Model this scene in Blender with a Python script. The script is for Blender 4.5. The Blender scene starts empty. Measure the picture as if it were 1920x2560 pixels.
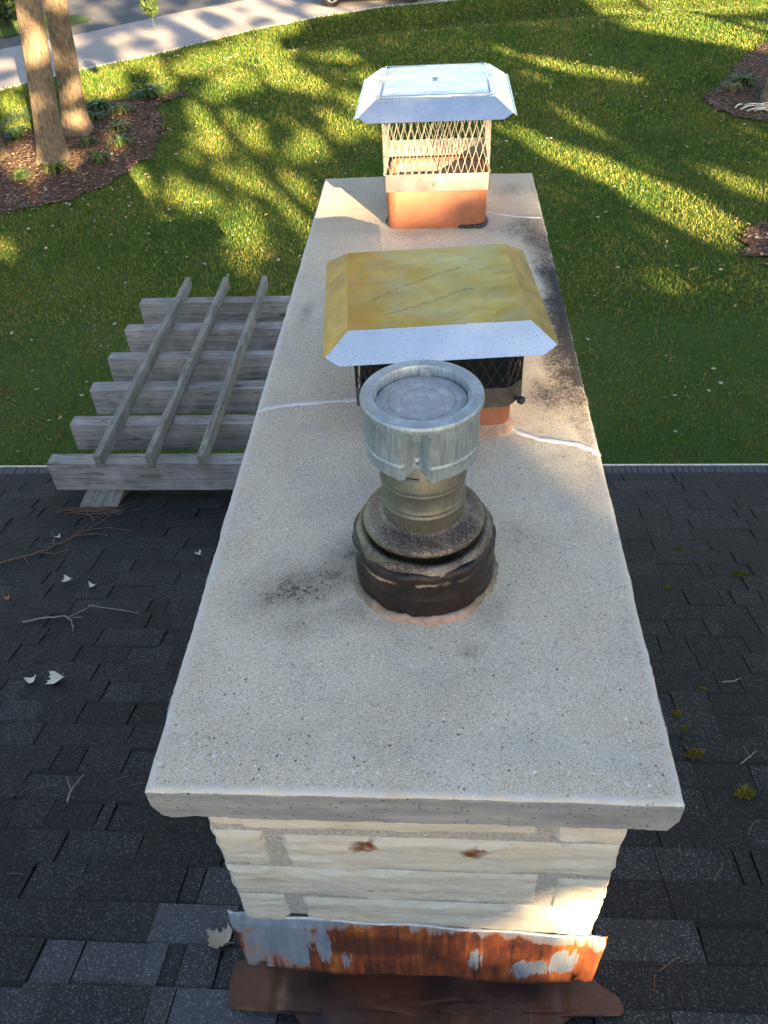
import bpy, bmesh, math, random
import numpy as np
from mathutils import Vector, Matrix, noise

# ------------------------------------------------------------------ camera, sky, sun, exposure
SC = bpy.context.scene
COL = SC.collection
rad = math.radians
cam_d = bpy.data.cameras.new('camera')
cam = bpy.data.objects.new('camera', cam_d)
COL.objects.link(cam)
SC.camera = cam
cam_d.sensor_fit = 'VERTICAL'
cam_d.sensor_height = 24.0
cam_d.sensor_width = 18.0
cam_d.lens = 24.0 * 1982.978 / 2560.0
cam_d.clip_start = 0.02
cam_d.clip_end = 2000
_r = Vector((0.997599, 0.052269, -0.045442))
_d = Vector((0.001608, -0.673401, -0.739275))
_f = Vector((-0.069241, 0.737427, -0.671868))
_m = Matrix(((_r.x, -_d.x, -_f.x), (_r.y, -_d.y, -_f.y), (_r.z, -_d.z, -_f.z))).to_4x4()
_m.translation = Vector((0.04581, -0.59088, 1.11594))
cam.matrix_world = _m

SUN_EL = rad(15.5)
SUN_AZ = rad(152.0)            # direction to the sun, clockwise from +Y: behind the camera, to its right
SUNV = np.array([math.sin(SUN_AZ) * math.cos(SUN_EL), math.cos(SUN_AZ) * math.cos(SUN_EL), math.sin(SUN_EL)])
world = bpy.data.worlds.new('World')
SC.world = world
world.use_nodes = True
wn = world.node_tree
for n in list(wn.nodes):
    wn.nodes.remove(n)
sky = wn.nodes.new('ShaderNodeTexSky')
sky.sky_type = 'NISHITA'
sky.sun_disc = False
sky.sun_elevation = SUN_EL
sky.sun_rotation = SUN_AZ
sky.altitude = 200
sky.air_density = 1.0
sky.dust_density = 1.5
sky.ozone_density = 1.0
bg = wn.nodes.new('ShaderNodeBackground')
bg.inputs['Strength'].default_value = 0.05
wo = wn.nodes.new('ShaderNodeOutputWorld')
wn.links.new(sky.outputs[0], bg.inputs[0])
wn.links.new(bg.outputs[0], wo.inputs[0])
sun_d = bpy.data.lights.new('sun', 'SUN')
sun_d.energy = 5.0
sun_d.angle = rad(0.38)
sun_d.color = (1.0, 0.74, 0.42)
sun = bpy.data.objects.new('sun', sun_d)
COL.objects.link(sun)
sun.rotation_euler = Vector(tuple(-SUNV)).to_track_quat('-Z', 'Y').to_euler()
vs = SC.view_settings
vs.view_transform = 'Standard'
vs.look = 'None'
vs.exposure = 3.2
vs.gamma = 1.0
vs.use_curve_mapping = False
SC.cycles.max_bounces = 6
SC.cycles.transparent_max_bounces = 8
SC.cycles.use_denoising = True

# ------------------------------------------------------------------ helpers
def tag(o, label=None, cat=None, group=None, kind=None):
    if label: o['label'] = label
    if cat: o['category'] = cat
    if group: o['group'] = group
    if kind: o['kind'] = kind
    return o

def empty(name, loc=(0, 0, 0), rz=0.0):
    o = bpy.data.objects.new(name, None)
    o.empty_display_size = 0.1
    COL.objects.link(o)
    o.location = loc
    o.rotation_euler = (0, 0, rz)
    return o

def link(name, me, mat=None, parent=None, smooth=False):
    if mat is not None and not me.materials:
        me.materials.append(mat)
    if smooth:
        for p in me.polygons: p.use_smooth = True
    o = bpy.data.objects.new(name, me)
    COL.objects.link(o)
    if parent: o.parent = parent
    return o

class MB:
    """collects shapes; build() links them as one mesh object"""
    def __init__(s):
        s.v = []; s.f = []; s.t = []
    def add(s, vs, fs, tone=0.5):
        b = len(s.v)
        s.v += [tuple(v) for v in vs]
        s.f += [tuple(i + b for i in f) for f in fs]
        s.t += [tone] * len(fs)
    def box(s, lo, hi, M=None, tone=0.5):
        x0, y0, z0 = lo; x1, y1, z1 = hi
        vs = [(x0,y0,z0),(x1,y0,z0),(x1,y1,z0),(x0,y1,z0),(x0,y0,z1),(x1,y0,z1),(x1,y1,z1),(x0,y1,z1)]
        if M is not None: vs = [M @ Vector(v) for v in vs]
        s.add(vs, [(3,2,1,0),(4,5,6,7),(0,1,5,4),(1,2,6,5),(2,3,7,6),(3,0,4,7)], tone)
    def tube(s, pts, r, n=6, caps=True, tone=0.5, r1=None):
        pts = [Vector(p) for p in pts]; rings = []; k = len(pts)
        up = Vector((0.13, 0.07, 1)).normalized()
        for i, p in enumerate(pts):
            t = (pts[min(i+1, k-1)] - pts[max(i-1, 0)]).normalized()
            a = t.cross(up)
            if a.length < 1e-3: a = t.cross(Vector((1, 0, 0)))
            a.normalize(); b = t.cross(a)
            rr = (r[i] if isinstance(r, (list, tuple)) else (r if r1 is None else r + (r1 - r) * i / max(1, k-1)))
            rings.append([p + a * math.cos(2*math.pi*j/n) * rr + b * math.sin(2*math.pi*j/n) * rr for j in range(n)])
        vs = [v for R in rings for v in R]
        fs = [(i*n+j, i*n+(j+1) % n, (i+1)*n+(j+1) % n, (i+1)*n+j) for i in range(k-1) for j in range(n)]
        if caps: fs += [tuple(range(n-1, -1, -1)), tuple((k-1)*n+j for j in range(n))]
        s.add(vs, fs, tone)
    def lathe(s, prof, n=64, c=(0, 0), fn=None, cap0=False, cap1=False, tone=0.5):
        vs = []
        for r, z in prof:
            for j in range(n):
                a = 2*math.pi*j/n
                rr, zz = (r, z) if fn is None else fn(r, z, a)
                vs.append((c[0] + rr*math.cos(a), c[1] + rr*math.sin(a), zz))
        k = len(prof)
        fs = [(i*n+j, i*n+(j+1) % n, (i+1)*n+(j+1) % n, (i+1)*n+j) for i in range(k-1) for j in range(n)]
        if cap0: fs.append(tuple(range(n-1, -1, -1)))
        if cap1: fs.append(tuple((k-1)*n+j for j in range(n)))
        s.add(vs, fs, tone)
    def mesh(s, name):
        me = bpy.data.meshes.new(name)
        me.from_pydata(s.v, [], s.f)
        a = me.attributes.new('tone', 'FLOAT', 'FACE')
        a.data.foreach_set('value', np.array(s.t, dtype=np.float32))
        me.update()
        return me
    def build(s, name, mat, parent=None, smooth=False, bevel=0.0, fix=False, auto=None):
        me = s.mesh(name)
        if fix or bevel:
            bm = bmesh.new(); bm.from_mesh(me)
            bmesh.ops.recalc_face_normals(bm, faces=bm.faces)
            if bevel:
                bmesh.ops.bevel(bm, geom=[e for e in bm.edges if e.calc_face_angle(0) > 0.6], offset=bevel, segments=2, profile=0.6, affect='EDGES', clamp_overlap=True)
            bm.to_mesh(me); bm.free()
        o = link(name, me, mat, parent, smooth)
        if auto is not None:
            for p in me.polygons: p.use_smooth = True
            me.set_sharp_from_angle(angle=rad(auto))
        return o

def np_mesh(name, V, F, tone=None):
    """mesh of equal-sided faces from numpy arrays"""
    me = bpy.data.meshes.new(name)
    nv, nf, k = len(V), len(F), F.shape[1]
    me.vertices.add(nv); me.loops.add(nf*k); me.polygons.add(nf)
    me.vertices.foreach_set('co', np.asarray(V, dtype=np.float32).ravel())
    me.loops.foreach_set('vertex_index', np.asarray(F, dtype=np.int32).ravel())
    me.polygons.foreach_set('loop_start', np.arange(0, nf*k, k, dtype=np.int32))
    me.polygons.foreach_set('loop_total', np.full(nf, k, dtype=np.int32))
    if tone is not None:
        a = me.attributes.new('tone', 'FLOAT', 'FACE')
        a.data.foreach_set('value', np.asarray(tone, dtype=np.float32))
    me.update(calc_edges=True)
    me.validate()
    return me

def inpoly(x, y, poly):
    x = np.asarray(x, float); y = np.asarray(y, float); r = np.zeros(x.shape, bool); n = len(poly)
    for i in range(n):
        x0, y0 = poly[i]; x1, y1 = poly[(i+1) % n]
        if y0 == y1: continue
        r ^= ((y0 > y) != (y1 > y)) & (x < (x1-x0)*(y-y0)/(y1-y0)+x0)
    return r

def smooth(t):
    t = np.clip(t, 0, 1)
    return t*t*(3-2*t)

def fbm(x, y, z=0.0, o=3):
    return noise.fractal(Vector((x, y, z)), 1.0, 2.0, o)

# ------------------------------------------------------------------ materials
class G:
    """small node-graph writer"""
    def __init__(s, name):
        s.m = bpy.data.materials.new(name); s.m.use_nodes = True
        s.nt = s.m.node_tree
        s.b = s.nt.nodes['Principled BSDF']; s.out = s.nt.nodes['Material Output']
        s.co = s.nt.nodes.new('ShaderNodeTexCoord').outputs['Object']
    def n(s, t, props=None, **inp):
        nd = s.nt.nodes.new(t)
        for k, v in (props or {}).items(): setattr(nd, k, v)
        for k, v in inp.items():
            key = int(k[1:]) if k[0] == '_' and k[1:].isdigit() else k.replace('__', ' ')
            s.set(nd.inputs[key], v)
        return nd
    def set(s, sock, v):
        if isinstance(v, bpy.types.NodeSocket): s.nt.links.new(v, sock)
        elif hasattr(v, '__len__') and len(v) == 3 and sock.type == 'RGBA': sock.default_value = (*v, 1)
        else: sock.default_value = v
    def map(s, scale=(1, 1, 1), rot=(0, 0, 0), loc=(0, 0, 0), co=None):
        return s.n('ShaderNodeMapping', Vector=co or s.co, Scale=scale, Rotation=rot, Location=loc).outputs[0]
    def noise(s, scale, detail=4, rough=0.55, co=None, dist=0.0, color=False):
        nd = s.n('ShaderNodeTexNoise', Vector=co or s.co, Scale=scale, Detail=detail, Roughness=rough, Distortion=dist)
        return nd.outputs['Color' if color else 'Fac']
    def vor(s, scale, co=None, feature='F1', out='Distance', rnd=1.0):
        nd = s.n('ShaderNodeTexVoronoi', {'feature': feature}, Vector=co or s.co, Scale=scale, Randomness=rnd)
        return nd.outputs[out]
    def ramp(s, fac, stops, interp='LINEAR'):
        nd = s.n('ShaderNodeValToRGB', Fac=fac); cr = nd.color_ramp; cr.interpolation = interp
        while len(cr.elements) < len(stops): cr.elements.new(0.5)
        for e, (p, c) in zip(cr.elements, stops):
            e.position = p
            e.color = (c, c, c, 1) if not hasattr(c, '__len__') else (*c, 1)
        return nd.outputs[0]
    def mix(s, fac, a, b, mode='MIX'):
        nd = s.n('ShaderNodeMix', {'data_type': 'RGBA', 'blend_type': mode})
        s.set(nd.inputs[0], fac); s.set(nd.inputs[6], a); s.set(nd.inputs[7], b)
        return nd.outputs[2]
    def math(s, op, a, b=0.0, clamp=False):
        nd = s.n('ShaderNodeMath', {'operation': op, 'use_clamp': clamp})
        s.set(nd.inputs[0], a); s.set(nd.inputs[1], b)
        return nd.outputs[0]
    def attr(s, name, out='Fac'):
        return s.n('ShaderNodeAttribute', {'attribute_name': name}).outputs[out]
    def sep(s, co=None):
        return s.n('ShaderNodeSeparateXYZ', Vector=co or s.co).outputs
    def rnd(s):
        return s.nt.nodes.new('ShaderNodeObjectInfo').outputs['Random']
    def bump(s, h, strength=0.4, dist=0.01):
        nd = s.n('ShaderNodeBump', Strength=strength, Distance=dist, Height=h)
        s.nt.links.new(nd.outputs[0], s.b.inputs['Normal'])
    def fin(s, color=None, rough=0.8, metal=0.0, spec=None):
        if color is not None: s.set(s.b.inputs['Base Color'], color)
        s.set(s.b.inputs['Roughness'], rough); s.set(s.b.inputs['Metallic'], metal)
        if spec is not None: s.set(s.b.inputs['Specular IOR Level'], spec)
        return s.m

def m_plain(name, c, rough=0.7, metal=0.0, var=0.25, scale=30, spec=None, bump=0.0):
    g = G(name); nz = g.noise(scale, 5, 0.6)
    col = g.mix(g.ramp(nz, [(0.3, 0.0), (0.7, 1.0)]), tuple(v*(1-var) for v in c), tuple(min(1, v*(1+var)) for v in c))
    if bump: g.bump(nz, bump, 0.004)
    return g.fin(col, rough, metal, spec)

def m_concrete():
    g = G('aggregate concrete')
    big = g.ramp(g.noise(4, 6, 0.62), [(0.32, 0), (0.68, 1)])
    base = g.mix(big, (0.54, 0.435, 0.30), (0.69, 0.59, 0.435))
    base = g.mix(g.ramp(g.noise(13, 5, 0.65), [(0.45, 0), (0.75, 0.6)]), base, (0.66, 0.61, 0.53))
    base = g.mix(g.ramp(g.noise(9, 5, 0.6, g.map(loc=(4, 2, 0))), [(0.52, 0), (0.75, 0.5)]), base, (0.42, 0.40, 0.37))
    coarse = g.attr('coarse'); soot = g.attr('soot'); sm = g.attr('laitance')
    # exposed sand: two sizes of grain, some dark, tan, white
    c0 = g.n('ShaderNodeTexVoronoi', Vector=g.co, Scale=620.0)
    k0 = g.ramp(g.sep(c0.outputs['Color'])[0], [(0, (0.16, 0.13, 0.10)), (0.16, (0.34, 0.28, 0.21)), (0.36, (0.50, 0.44, 0.36)), (0.7, (0.64, 0.59, 0.51)), (0.92, (0.80, 0.77, 0.72))], 'CONSTANT')
    col = g.mix(g.math('MULTIPLY', g.ramp(sm, [(0.2, 0.42), (0.8, 0.15)]), 1.0), base, k0)
    c1 = g.n('ShaderNodeTexVoronoi', Vector=g.co, Scale=330.0)
    r1 = g.sep(c1.outputs['Color'])
    cc = g.ramp(r1[0], [(0, (0.06, 0.05, 0.045)), (0.30, (0.20, 0.14, 0.08)), (0.55, (0.42, 0.34, 0.24)), (0.85, (0.82, 0.80, 0.76))], 'CONSTANT')
    dens = g.math('ADD', 0.09, g.math('MULTIPLY', g.ramp(g.noise(7, 4, 0.6), [(0.35, 0), (0.7, 1)]), 0.17))
    pick = g.math('LESS_THAN', r1[1], dens)
    f1 = g.math('MULTIPLY', g.math('MULTIPLY', pick, g.ramp(c1.outputs['Distance'], [(0.30, 0.8), (0.48, 0.0)])), g.ramp(sm, [(0.2, 1.0), (0.8, 0.12)]))
    col = g.mix(f1, col, cc)
    # larger pebbles, sparse, mostly near the front edge
    c2 = g.n('ShaderNodeTexVoronoi', Vector=g.co, Scale=130.0)
    r2 = g.sep(c2.outputs['Color'])
    pc = g.ramp(r2[1], [(0, (0.10, 0.09, 0.09)), (0.12, (0.30, 0.17, 0.08)), (0.3, (0.46, 0.38, 0.29)), (0.55, (0.55, 0.44, 0.31)), (0.75, (0.78, 0.75, 0.71)), (0.92, (0.27, 0.30, 0.34))], 'CONSTANT')
    keep = g.ramp(g.math('ADD', r2[0], g.math('MULTIPLY', coarse, 0.42)), [(0.965, 0.0), (0.975, 1.0)])
    keep = g.math('MULTIPLY', keep, g.ramp(c2.outputs['Distance'], [(0.22, 0.9), (0.40, 0.0)]))
    col = g.mix(keep, col, pc)
    # smooth cement skin along the edges
    lai = g.math('MULTIPLY', sm, g.ramp(g.noise(28, 4), [(0.36, 0.25), (0.62, 1.0)]))
    col = g.mix(g.math('MULTIPLY', lai, 0.72), col, g.mix(g.noise(40, 4), (0.50, 0.50, 0.49), (0.66, 0.66, 0.65)))
    # soot and algae sitting in the grain
    gran = g.noise(260, 3, 0.75); gr2 = g.noise(60, 4, 0.7)
    patch = g.noise(18, 4, 0.65)
    sfac = g.math('ADD', g.math('MULTIPLY', soot, 1.05), g.math('MULTIPLY', g.math('SUBTRACT', gran, 0.5), g.math('MULTIPLY', 3.3, g.ramp(g.math('ADD', g.sep()[0], 0.5), [(0.60, 0.42), (0.75, 1.0)]))))
    sfac = g.math('ADD', sfac, g.math('MULTIPLY', g.math('SUBTRACT', gr2, 0.5), 1.0))
    sfac = g.math('ADD', sfac, g.math('MULTIPLY', g.math('SUBTRACT', patch, 0.5), 0.9))
    sfac = g.math('MULTIPLY', g.ramp(sfac, [(0.42, 0.0), (0.80, 1.0)]), g.ramp(soot, [(0.02, 0.0), (0.35, 1.0)]))
    sfac = g.math('MAXIMUM', sfac, g.math('MULTIPLY', g.ramp(soot, [(0.06, 0), (0.6, 0.62)]), g.ramp(patch, [(0.3, 0.65), (0.6, 1)])))
    col = g.mix(g.math('MULTIPLY', sfac, 0.95), col, (0.024, 0.022, 0.024))
    h = g.math('ADD', c1.outputs['Distance'], g.math('MULTIPLY', g.noise(60, 4), 1.2))
    g.bump(h, 0.4, 0.003)
    return g.fin(col, 0.9, 0, 0.2)

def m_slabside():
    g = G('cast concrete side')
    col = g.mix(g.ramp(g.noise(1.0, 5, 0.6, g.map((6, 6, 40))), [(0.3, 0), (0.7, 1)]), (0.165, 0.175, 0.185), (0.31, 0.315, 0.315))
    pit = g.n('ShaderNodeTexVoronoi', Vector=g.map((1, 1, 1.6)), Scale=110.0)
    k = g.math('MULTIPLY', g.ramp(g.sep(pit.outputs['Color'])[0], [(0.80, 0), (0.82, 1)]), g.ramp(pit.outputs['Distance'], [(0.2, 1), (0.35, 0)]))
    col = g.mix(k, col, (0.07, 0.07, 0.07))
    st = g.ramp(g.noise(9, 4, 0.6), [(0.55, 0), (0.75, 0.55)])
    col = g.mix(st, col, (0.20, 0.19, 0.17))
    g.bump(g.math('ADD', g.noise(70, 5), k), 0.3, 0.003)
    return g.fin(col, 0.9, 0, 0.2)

def m_stone():
    g = G('split limestone')
    wav = g.noise(1.0, 6, 0.65, g.map((7, 7, 45)), 0.6)
    col = g.mix(g.ramp(wav, [(0.3, 0), (0.7, 1)]), (0.46, 0.42, 0.335), (0.62, 0.585, 0.50))
    col = g.mix(g.ramp(g.noise(5, 3), [(0.55, 0), (0.75, 0.6)]), col, (0.66, 0.55, 0.36))
    dk = g.ramp(g.noise(1.0, 7, 0.7, g.map((18, 18, 90)), 1.2), [(0.62, 0), (0.70, 0.5)])
    col = g.mix(dk, col, (0.36, 0.33, 0.26))
    # rust runs under two iron inclusions and a few small spots
    x, y, z = g.sep()
    z = g.math('SUBTRACT', z, 1.6)
    crk = g.math('ABSOLUTE', g.math('SUBTRACT', g.noise(1.0, 5, 0.6, g.map((5, 5, 34), loc=(2, 5, 1)), 1.5), 0.5))
    col = g.mix(g.math('MULTIPLY', g.ramp(crk, [(0.0, 0.8), (0.012, 0)]), g.ramp(g.noise(9, 3), [(0.45, 0), (0.6, 1)])), col, (0.30, 0.26, 0.19))
    wob = g.math('MULTIPLY', g.math('SUBTRACT', g.noise(60, 4, 0.6), 0.5), 0.05)
    for (px, pz, wx, wz, a) in ((-0.088, -0.330, 0.030, 0.022, 1.0), (0.108, -0.345, 0.030, 0.026, 1.0), (-0.095, -0.53, 0.012, 0.012, 0.7), (-0.05, -0.52, 0.018, 0.01, 0.4), (-0.30, -0.50, 0.05, 0.02, 0.25)):
        dx = g.math('DIVIDE', g.math('ADD', g.math('SUBTRACT', x, px), wob), wx)
        dz = g.math('DIVIDE', g.math('ADD', g.math('SUBTRACT', z, pz), wob), wz)
        dd = g.math('ADD', g.math('MULTIPLY', dx, dx), g.math('MULTIPLY', dz, dz))
        f = g.math('MULTIPLY', g.ramp(dd, [(0.05, a), (0.5, a*0.55), (1.0, 0.0)]), 1.0)
        col = g.mix(f, col, (0.16, 0.055, 0.016))
    g.bump(g.math('ADD', wav, g.noise(120, 4)), 0.5, 0.006)
    return g.fin(col, 0.85, 0, 0.25)

def m_rust():
    g = G('rusted galvanised flashing')
    x, y, z = g.sep()
    z = g.math('SUBTRACT', z, 1.6)
    zn = g.mix(g.ramp(g.noise(1.0, 5, 0.6, g.map((40, 10, 9))), [(0.3, 0), (0.7, 1)]), (0.25, 0.33, 0.43), (0.52, 0.57, 0.62))
    ru = g.ramp(g.math('ADD', g.math('MULTIPLY', g.noise(1.0, 6, 0.7, g.map((70, 10, 6))), 0.55), g.math('MULTIPLY', g.noise(1.0, 4, 0.6, g.map((12, 10, 10), loc=(5, 0, 0))), 0.5)), [(0.38, (0.040, 0.010, 0.005)), (0.50, (0.17, 0.036, 0.008)), (0.60, (0.30, 0.078, 0.014)), (0.68, (0.46, 0.17, 0.035))])
    # where the zinc is gone: drip-shaped, with surviving zinc along the lip, at the left end and in patches at the right
    blob = g.noise(1.0, 5, 0.6, g.map((9, 4, 6.0), loc=(3.1, 0, 1.7)))
    drip = g.noise(1.0, 4, 0.6, g.map((46, 4, 3.0)))
    wx = g.math('MULTIPLY', g.math('SUBTRACT', g.noise(1.0, 5, 0.7, g.map((75, 8, 9))), 0.5), 0.085)
    lip = g.math('ADD', g.math('ADD', z, g.math('MULTIPLY', x, 0.074)), 0.70)
    m = g.math('ADD', g.math('MULTIPLY', blob, 0.50), g.math('MULTIPLY', drip, 0.60))
    m = g.math('ADD', m, g.ramp(g.math('ADD', x, 0.5), [(0.08, 0.45), (0.11, 0.0), (0.24, 0.02), (0.33, 0.27), (0.62, 0.34), (0.75, 0.22), (0.9, 0.25), (0.905, 0.5)]))
    m = g.math('SUBTRACT', m, g.ramp(g.math('ADD', lip, 0.1), [(0.052, 0.0), (0.075, 0.20), (0.10, 0.42)]))
    for (cx, cz, rx, rz, a) in ((0.128, -0.835, 0.017, 0.060, 0.55), (0.235, -0.875, 0.030, 0.055, 0.48), (0.325, -0.825, 0.034, 0.065, 0.5), (0.275, -0.86, 0.02, 0.04, 0.4), (-0.30, -0.76, 0.08, 0.07, 0.4), (-0.21, -0.80, 0.022, 0.09, 0.42), (-0.165, -0.86, 0.012, 0.05, 0.4), (-0.27, -0.83, 0.03, 0.07, 0.4)):
        dx = g.math('DIVIDE', g.math('ADD', g.math('SUBTRACT', x, cx), wx), rx); dz = g.math('DIVIDE', g.math('ADD', g.math('SUBTRACT', z, cz), wx), rz)
        dd = g.math('ADD', g.math('MULTIPLY', dx, dx), g.math('MULTIPLY', dz, dz))
        m = g.math('SUBTRACT', m, g.ramp(dd, [(0.2, a), (1.6, 0)]))
    m = g.ramp(m, [(0.46, 0), (0.62, 1.0)])
    dkx = g.math('DIVIDE', g.math('ADD', g.math('ADD', x, 0.10), wx), 0.17); dkz = g.math('DIVIDE', g.math('ADD', z, 0.79), 0.055)
    ru = g.mix(g.ramp(g.math('ADD', g.math('MULTIPLY', dkx, dkx), g.math('MULTIPLY', dkz, dkz)), [(0.3, 0.8), (1.2, 0)]), ru, (0.055, 0.014, 0.007))
    ru = g.mix(g.ramp(g.math('ADD', g.math('ADD', z, g.math('MULTIPLY', wx, 0.5)), 0.95), [(0.015, 0.7), (0.05, 0)]), ru, (0.04, 0.013, 0.008))
    edge = g.ramp(m, [(0.0, 0), (0.35, 1), (0.8, 0)])
    col = g.mix(m, zn, ru)
    col = g.mix(g.math('MULTIPLY', edge, 0.5), col, (0.45, 0.22, 0.07))
    run = g.ramp(g.noise(1.0, 5, 0.7, g.map((85, 4, 2.5))), [(0.62, 0), (0.68, 0.5)])
    col = g.mix(run, col, (0.06, 0.035, 0.03))
    g.bump(g.noise(60, 5), 0.2, 0.003)
    return g.fin(col, g.math('ADD', g.math('MULTIPLY', m, 0.35), 0.45), g.math('MULTIPLY', g.math('SUBTRACT', 1.0, m), 0.55))

def m_brownmetal():
    g = G('brown coated sheet metal')
    col = g.mix(g.ramp(g.noise(3.2, 5, 0.6), [(0.42, 0), (0.66, 1)]), (0.045, 0.028, 0.026), (0.15, 0.058, 0.028))
    col = g.mix(g.ramp(g.noise(9, 5, 0.65), [(0.55, 0), (0.8, 0.5)]), col, (0.16, 0.115, 0.10))
    sp = g.vor(140); col = g.mix(g.ramp(sp, [(0.04, 0.8), (0.10, 0)]), col, (0.32, 0.24, 0.19))
    sc = g.ramp(g.noise(1.0, 4, 0.7, g.map((90, 6, 6), (0, 0, 0.7))), [(0.66, 0), (0.70, 0.4)])
    col = g.mix(sc, col, (0.20, 0.14, 0.11))
    g.bump(g.math('ADD', g.noise(7, 4), g.math('MULTIPLY', g.noise(80, 4), 0.1)), 0.3, 0.02)
    return g.fin(col, g.math('ADD', g.math('MULTIPLY', g.noise(12, 5), 0.4), 0.25), 0.35)

def m_clay():
    g = G('terracotta flue')
    col = g.mix(g.ramp(g.noise(14, 6, 0.65), [(0.3, 0), (0.7, 1)]), (0.235, 0.082, 0.042), (0.33, 0.125, 0.066))
    x, y, z = g.sep()
    z = g.math('SUBTRACT', z, 1.6)
    sp = g.ramp(g.noise(26, 5, 0.7), [(0.66, 0), (0.70, 0.75)])
    up = g.ramp(z, [(0.06, 0.0), (0.12, 1.0)])
    col = g.mix(g.math('MULTIPLY', sp, up), col, (0.72, 0.56, 0.40))
    col = g.mix(g.ramp(g.noise(8, 5, 0.6, g.map((1, 1, 0.3))), [(0.6, 0), (0.8, 0.6)]), col, (0.26, 0.075, 0.035))
    g.bump(g.noise(40, 5), 0.12, 0.003)
    return g.fin(col, 0.55, 0, 0.35)

def m_lid(name, c0, c1, swirl, rough, spots, tint=None):
    g = G(name)
    w = g.noise(swirl, 5, 0.6, None, 1.4)
    col = g.mix(g.ramp(w, [(0.3, 0), (0.7, 1)]), c0, c1)
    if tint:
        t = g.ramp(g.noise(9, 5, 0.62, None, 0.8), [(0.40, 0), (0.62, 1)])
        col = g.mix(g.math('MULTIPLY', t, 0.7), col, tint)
        # two broken diagonal lines of grey spatter across the top
        x, y, z = g.sep()
        jit = g.math('MULTIPLY', g.math('SUBTRACT', g.noise(55, 4, 0.65), 0.5), 0.030)
        f1 = g.math('ADD', g.math('ADD', g.math('MULTIPLY', x, 0.55), 0.037), g.math('MULTIPLY', g.math('MULTIPLY', x, x), -1.2))
        f2 = g.math('ADD', g.math('MULTIPLY', x, 0.52), -0.075)
        for f, x0, x1 in ((f1, 0.045, 0.285), (f2, 0.10, 0.285)):
            dd = g.math('ABSOLUTE', g.math('ADD', g.math('SUBTRACT', y, f), jit))
            ln = g.math('MULTIPLY', g.ramp(dd, [(0.0015, 0.85), (0.0045, 0)]), g.ramp(g.noise(95, 3, 0.6), [(0.42, 0), (0.50, 1)]))
            rng_ = g.ramp(g.math('ADD', x, 0.2), [(x0-.01, 0), (x0, 1), (x1, 1), (x1+.01, 0)])
            col = g.mix(g.math('MULTIPLY', ln, rng_), col, (0.13, 0.13, 0.115))
    if spots:
        v = g.n('ShaderNodeTexVoronoi', Vector=g.co, Scale=240.0)
        k = g.math('MULTIPLY', g.ramp(v.outputs['Distance'], [(0.16, 1), (0.28, 0)]), g.ramp(g.sep(v.outputs['Color'])[0], [(0.72, 0), (0.76, spots)]))
        col = g.mix(k, col, (0.10, 0.10, 0.10))
    g.bump(g.math('ADD', g.noise(6, 3), g.math('MULTIPLY', g.noise(60, 4), 0.06)), 0.10, 0.02)
    return g.fin(col, g.math('ADD', g.math('MULTIPLY', g.noise(13, 5), 0.22), rough), 1.0)

def m_galv(name='weathered galvanised steel', tint=(0.36, 0.42, 0.45), streak=1.0, metal=0.55):
    g = G(name)
    st = g.noise(1.0, 5, 0.7, g.map((260, 260, 16)))
    col = g.mix(g.math('MULTIPLY', g.ramp(st, [(0.35, 0), (0.65, 1)]), streak), tuple(v*0.62 for v in tint), tuple(min(1, v*1.12) for v in tint))
    col = g.mix(g.ramp(g.noise(30, 6, 0.75), [(0.48, 0), (0.70, 0.5)]), col, tuple(min(1, v*1.45) for v in tint))
    col = g.mix(g.ramp(g.noise(1.0, 6, 0.75, g.map((45, 45, 22))), [(0.60, 0), (0.74, 0.55)]), col, (0.20, 0.17, 0.115))
    sp = g.vor(210); col = g.mix(g.ramp(sp, [(0.05, 0.5), (0.12, 0)]), col, tuple(v*0.45 for v in tint))
    g.bump(g.noise(140, 4), 0.12, 0.002)
    return g.fin(col, g.math('ADD', g.math('MULTIPLY', g.noise(60, 4), 0.25), 0.36), metal)

def m_heat():
    g = G('heat stained steel')
    col = g.ramp(g.noise(9, 6, 0.7), [(0.30, (0.025, 0.015, 0.010)), (0.45, (0.085, 0.06, 0.04)), (0.58, (0.19, 0.16, 0.115)), (0.72, (0.11, 0.095, 0.11))])
    sp = g.ramp(g.noise(260, 3, 0.7), [(0.5, 0), (0.7, 0.45)])
    col = g.mix(sp, col, (0.48, 0.47, 0.46))
    g.bump(g.noise(110, 4), 0.15, 0.002)
    return g.fin(col, g.math('ADD', g.math('MULTIPLY', g.noise(20, 4), 0.35), 0.36), 0.55)

def m_tar():
    g = G('tarred flue collar')
    x, y, z = g.sep()
    col = g.mix(g.ramp(g.noise(16, 6, 0.65), [(0.35, 0), (0.7, 1)]), (0.005, 0.0042, 0.004), (0.024, 0.013, 0.010))
    line = g.ramp(g.math('ADD', z, g.math('MULTIPLY', g.noise(30, 5, 0.7), 0.03)), [(0.098, 0), (0.103, 1), (0.106, 1), (0.110, 0)])
    front = g.ramp(g.math('ADD', g.math('MULTIPLY', y, -1.0), g.math('MULTIPLY', x, -0.8)), [(0.02, 0.0), (0.10, 0.8)])
    col = g.mix(g.math('MULTIPLY', g.math('MULTIPLY', line, front), g.ramp(g.noise(14, 3), [(0.50, 0), (0.58, 1)])), col, (0.46, 0.36, 0.24))
    sp = g.vor(170); col = g.mix(g.ramp(sp, [(0.05, 0.5), (0.11, 0)]), col, (0.30, 0.27, 0.24))
    scr = g.ramp(g.noise(1.0, 5, 0.8, g.map((60, 60, 9))), [(0.66, 0), (0.72, 0.35)])
    col = g.mix(scr, col, (0.10, 0.09, 0.08))
    g.bump(g.noise(35, 6, 0.7), 0.5, 0.006)
    return g.fin(col, g.math('ADD', g.math('MULTIPLY', g.noise(30, 4), 0.4), 0.2), 0, 0.4)

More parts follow.
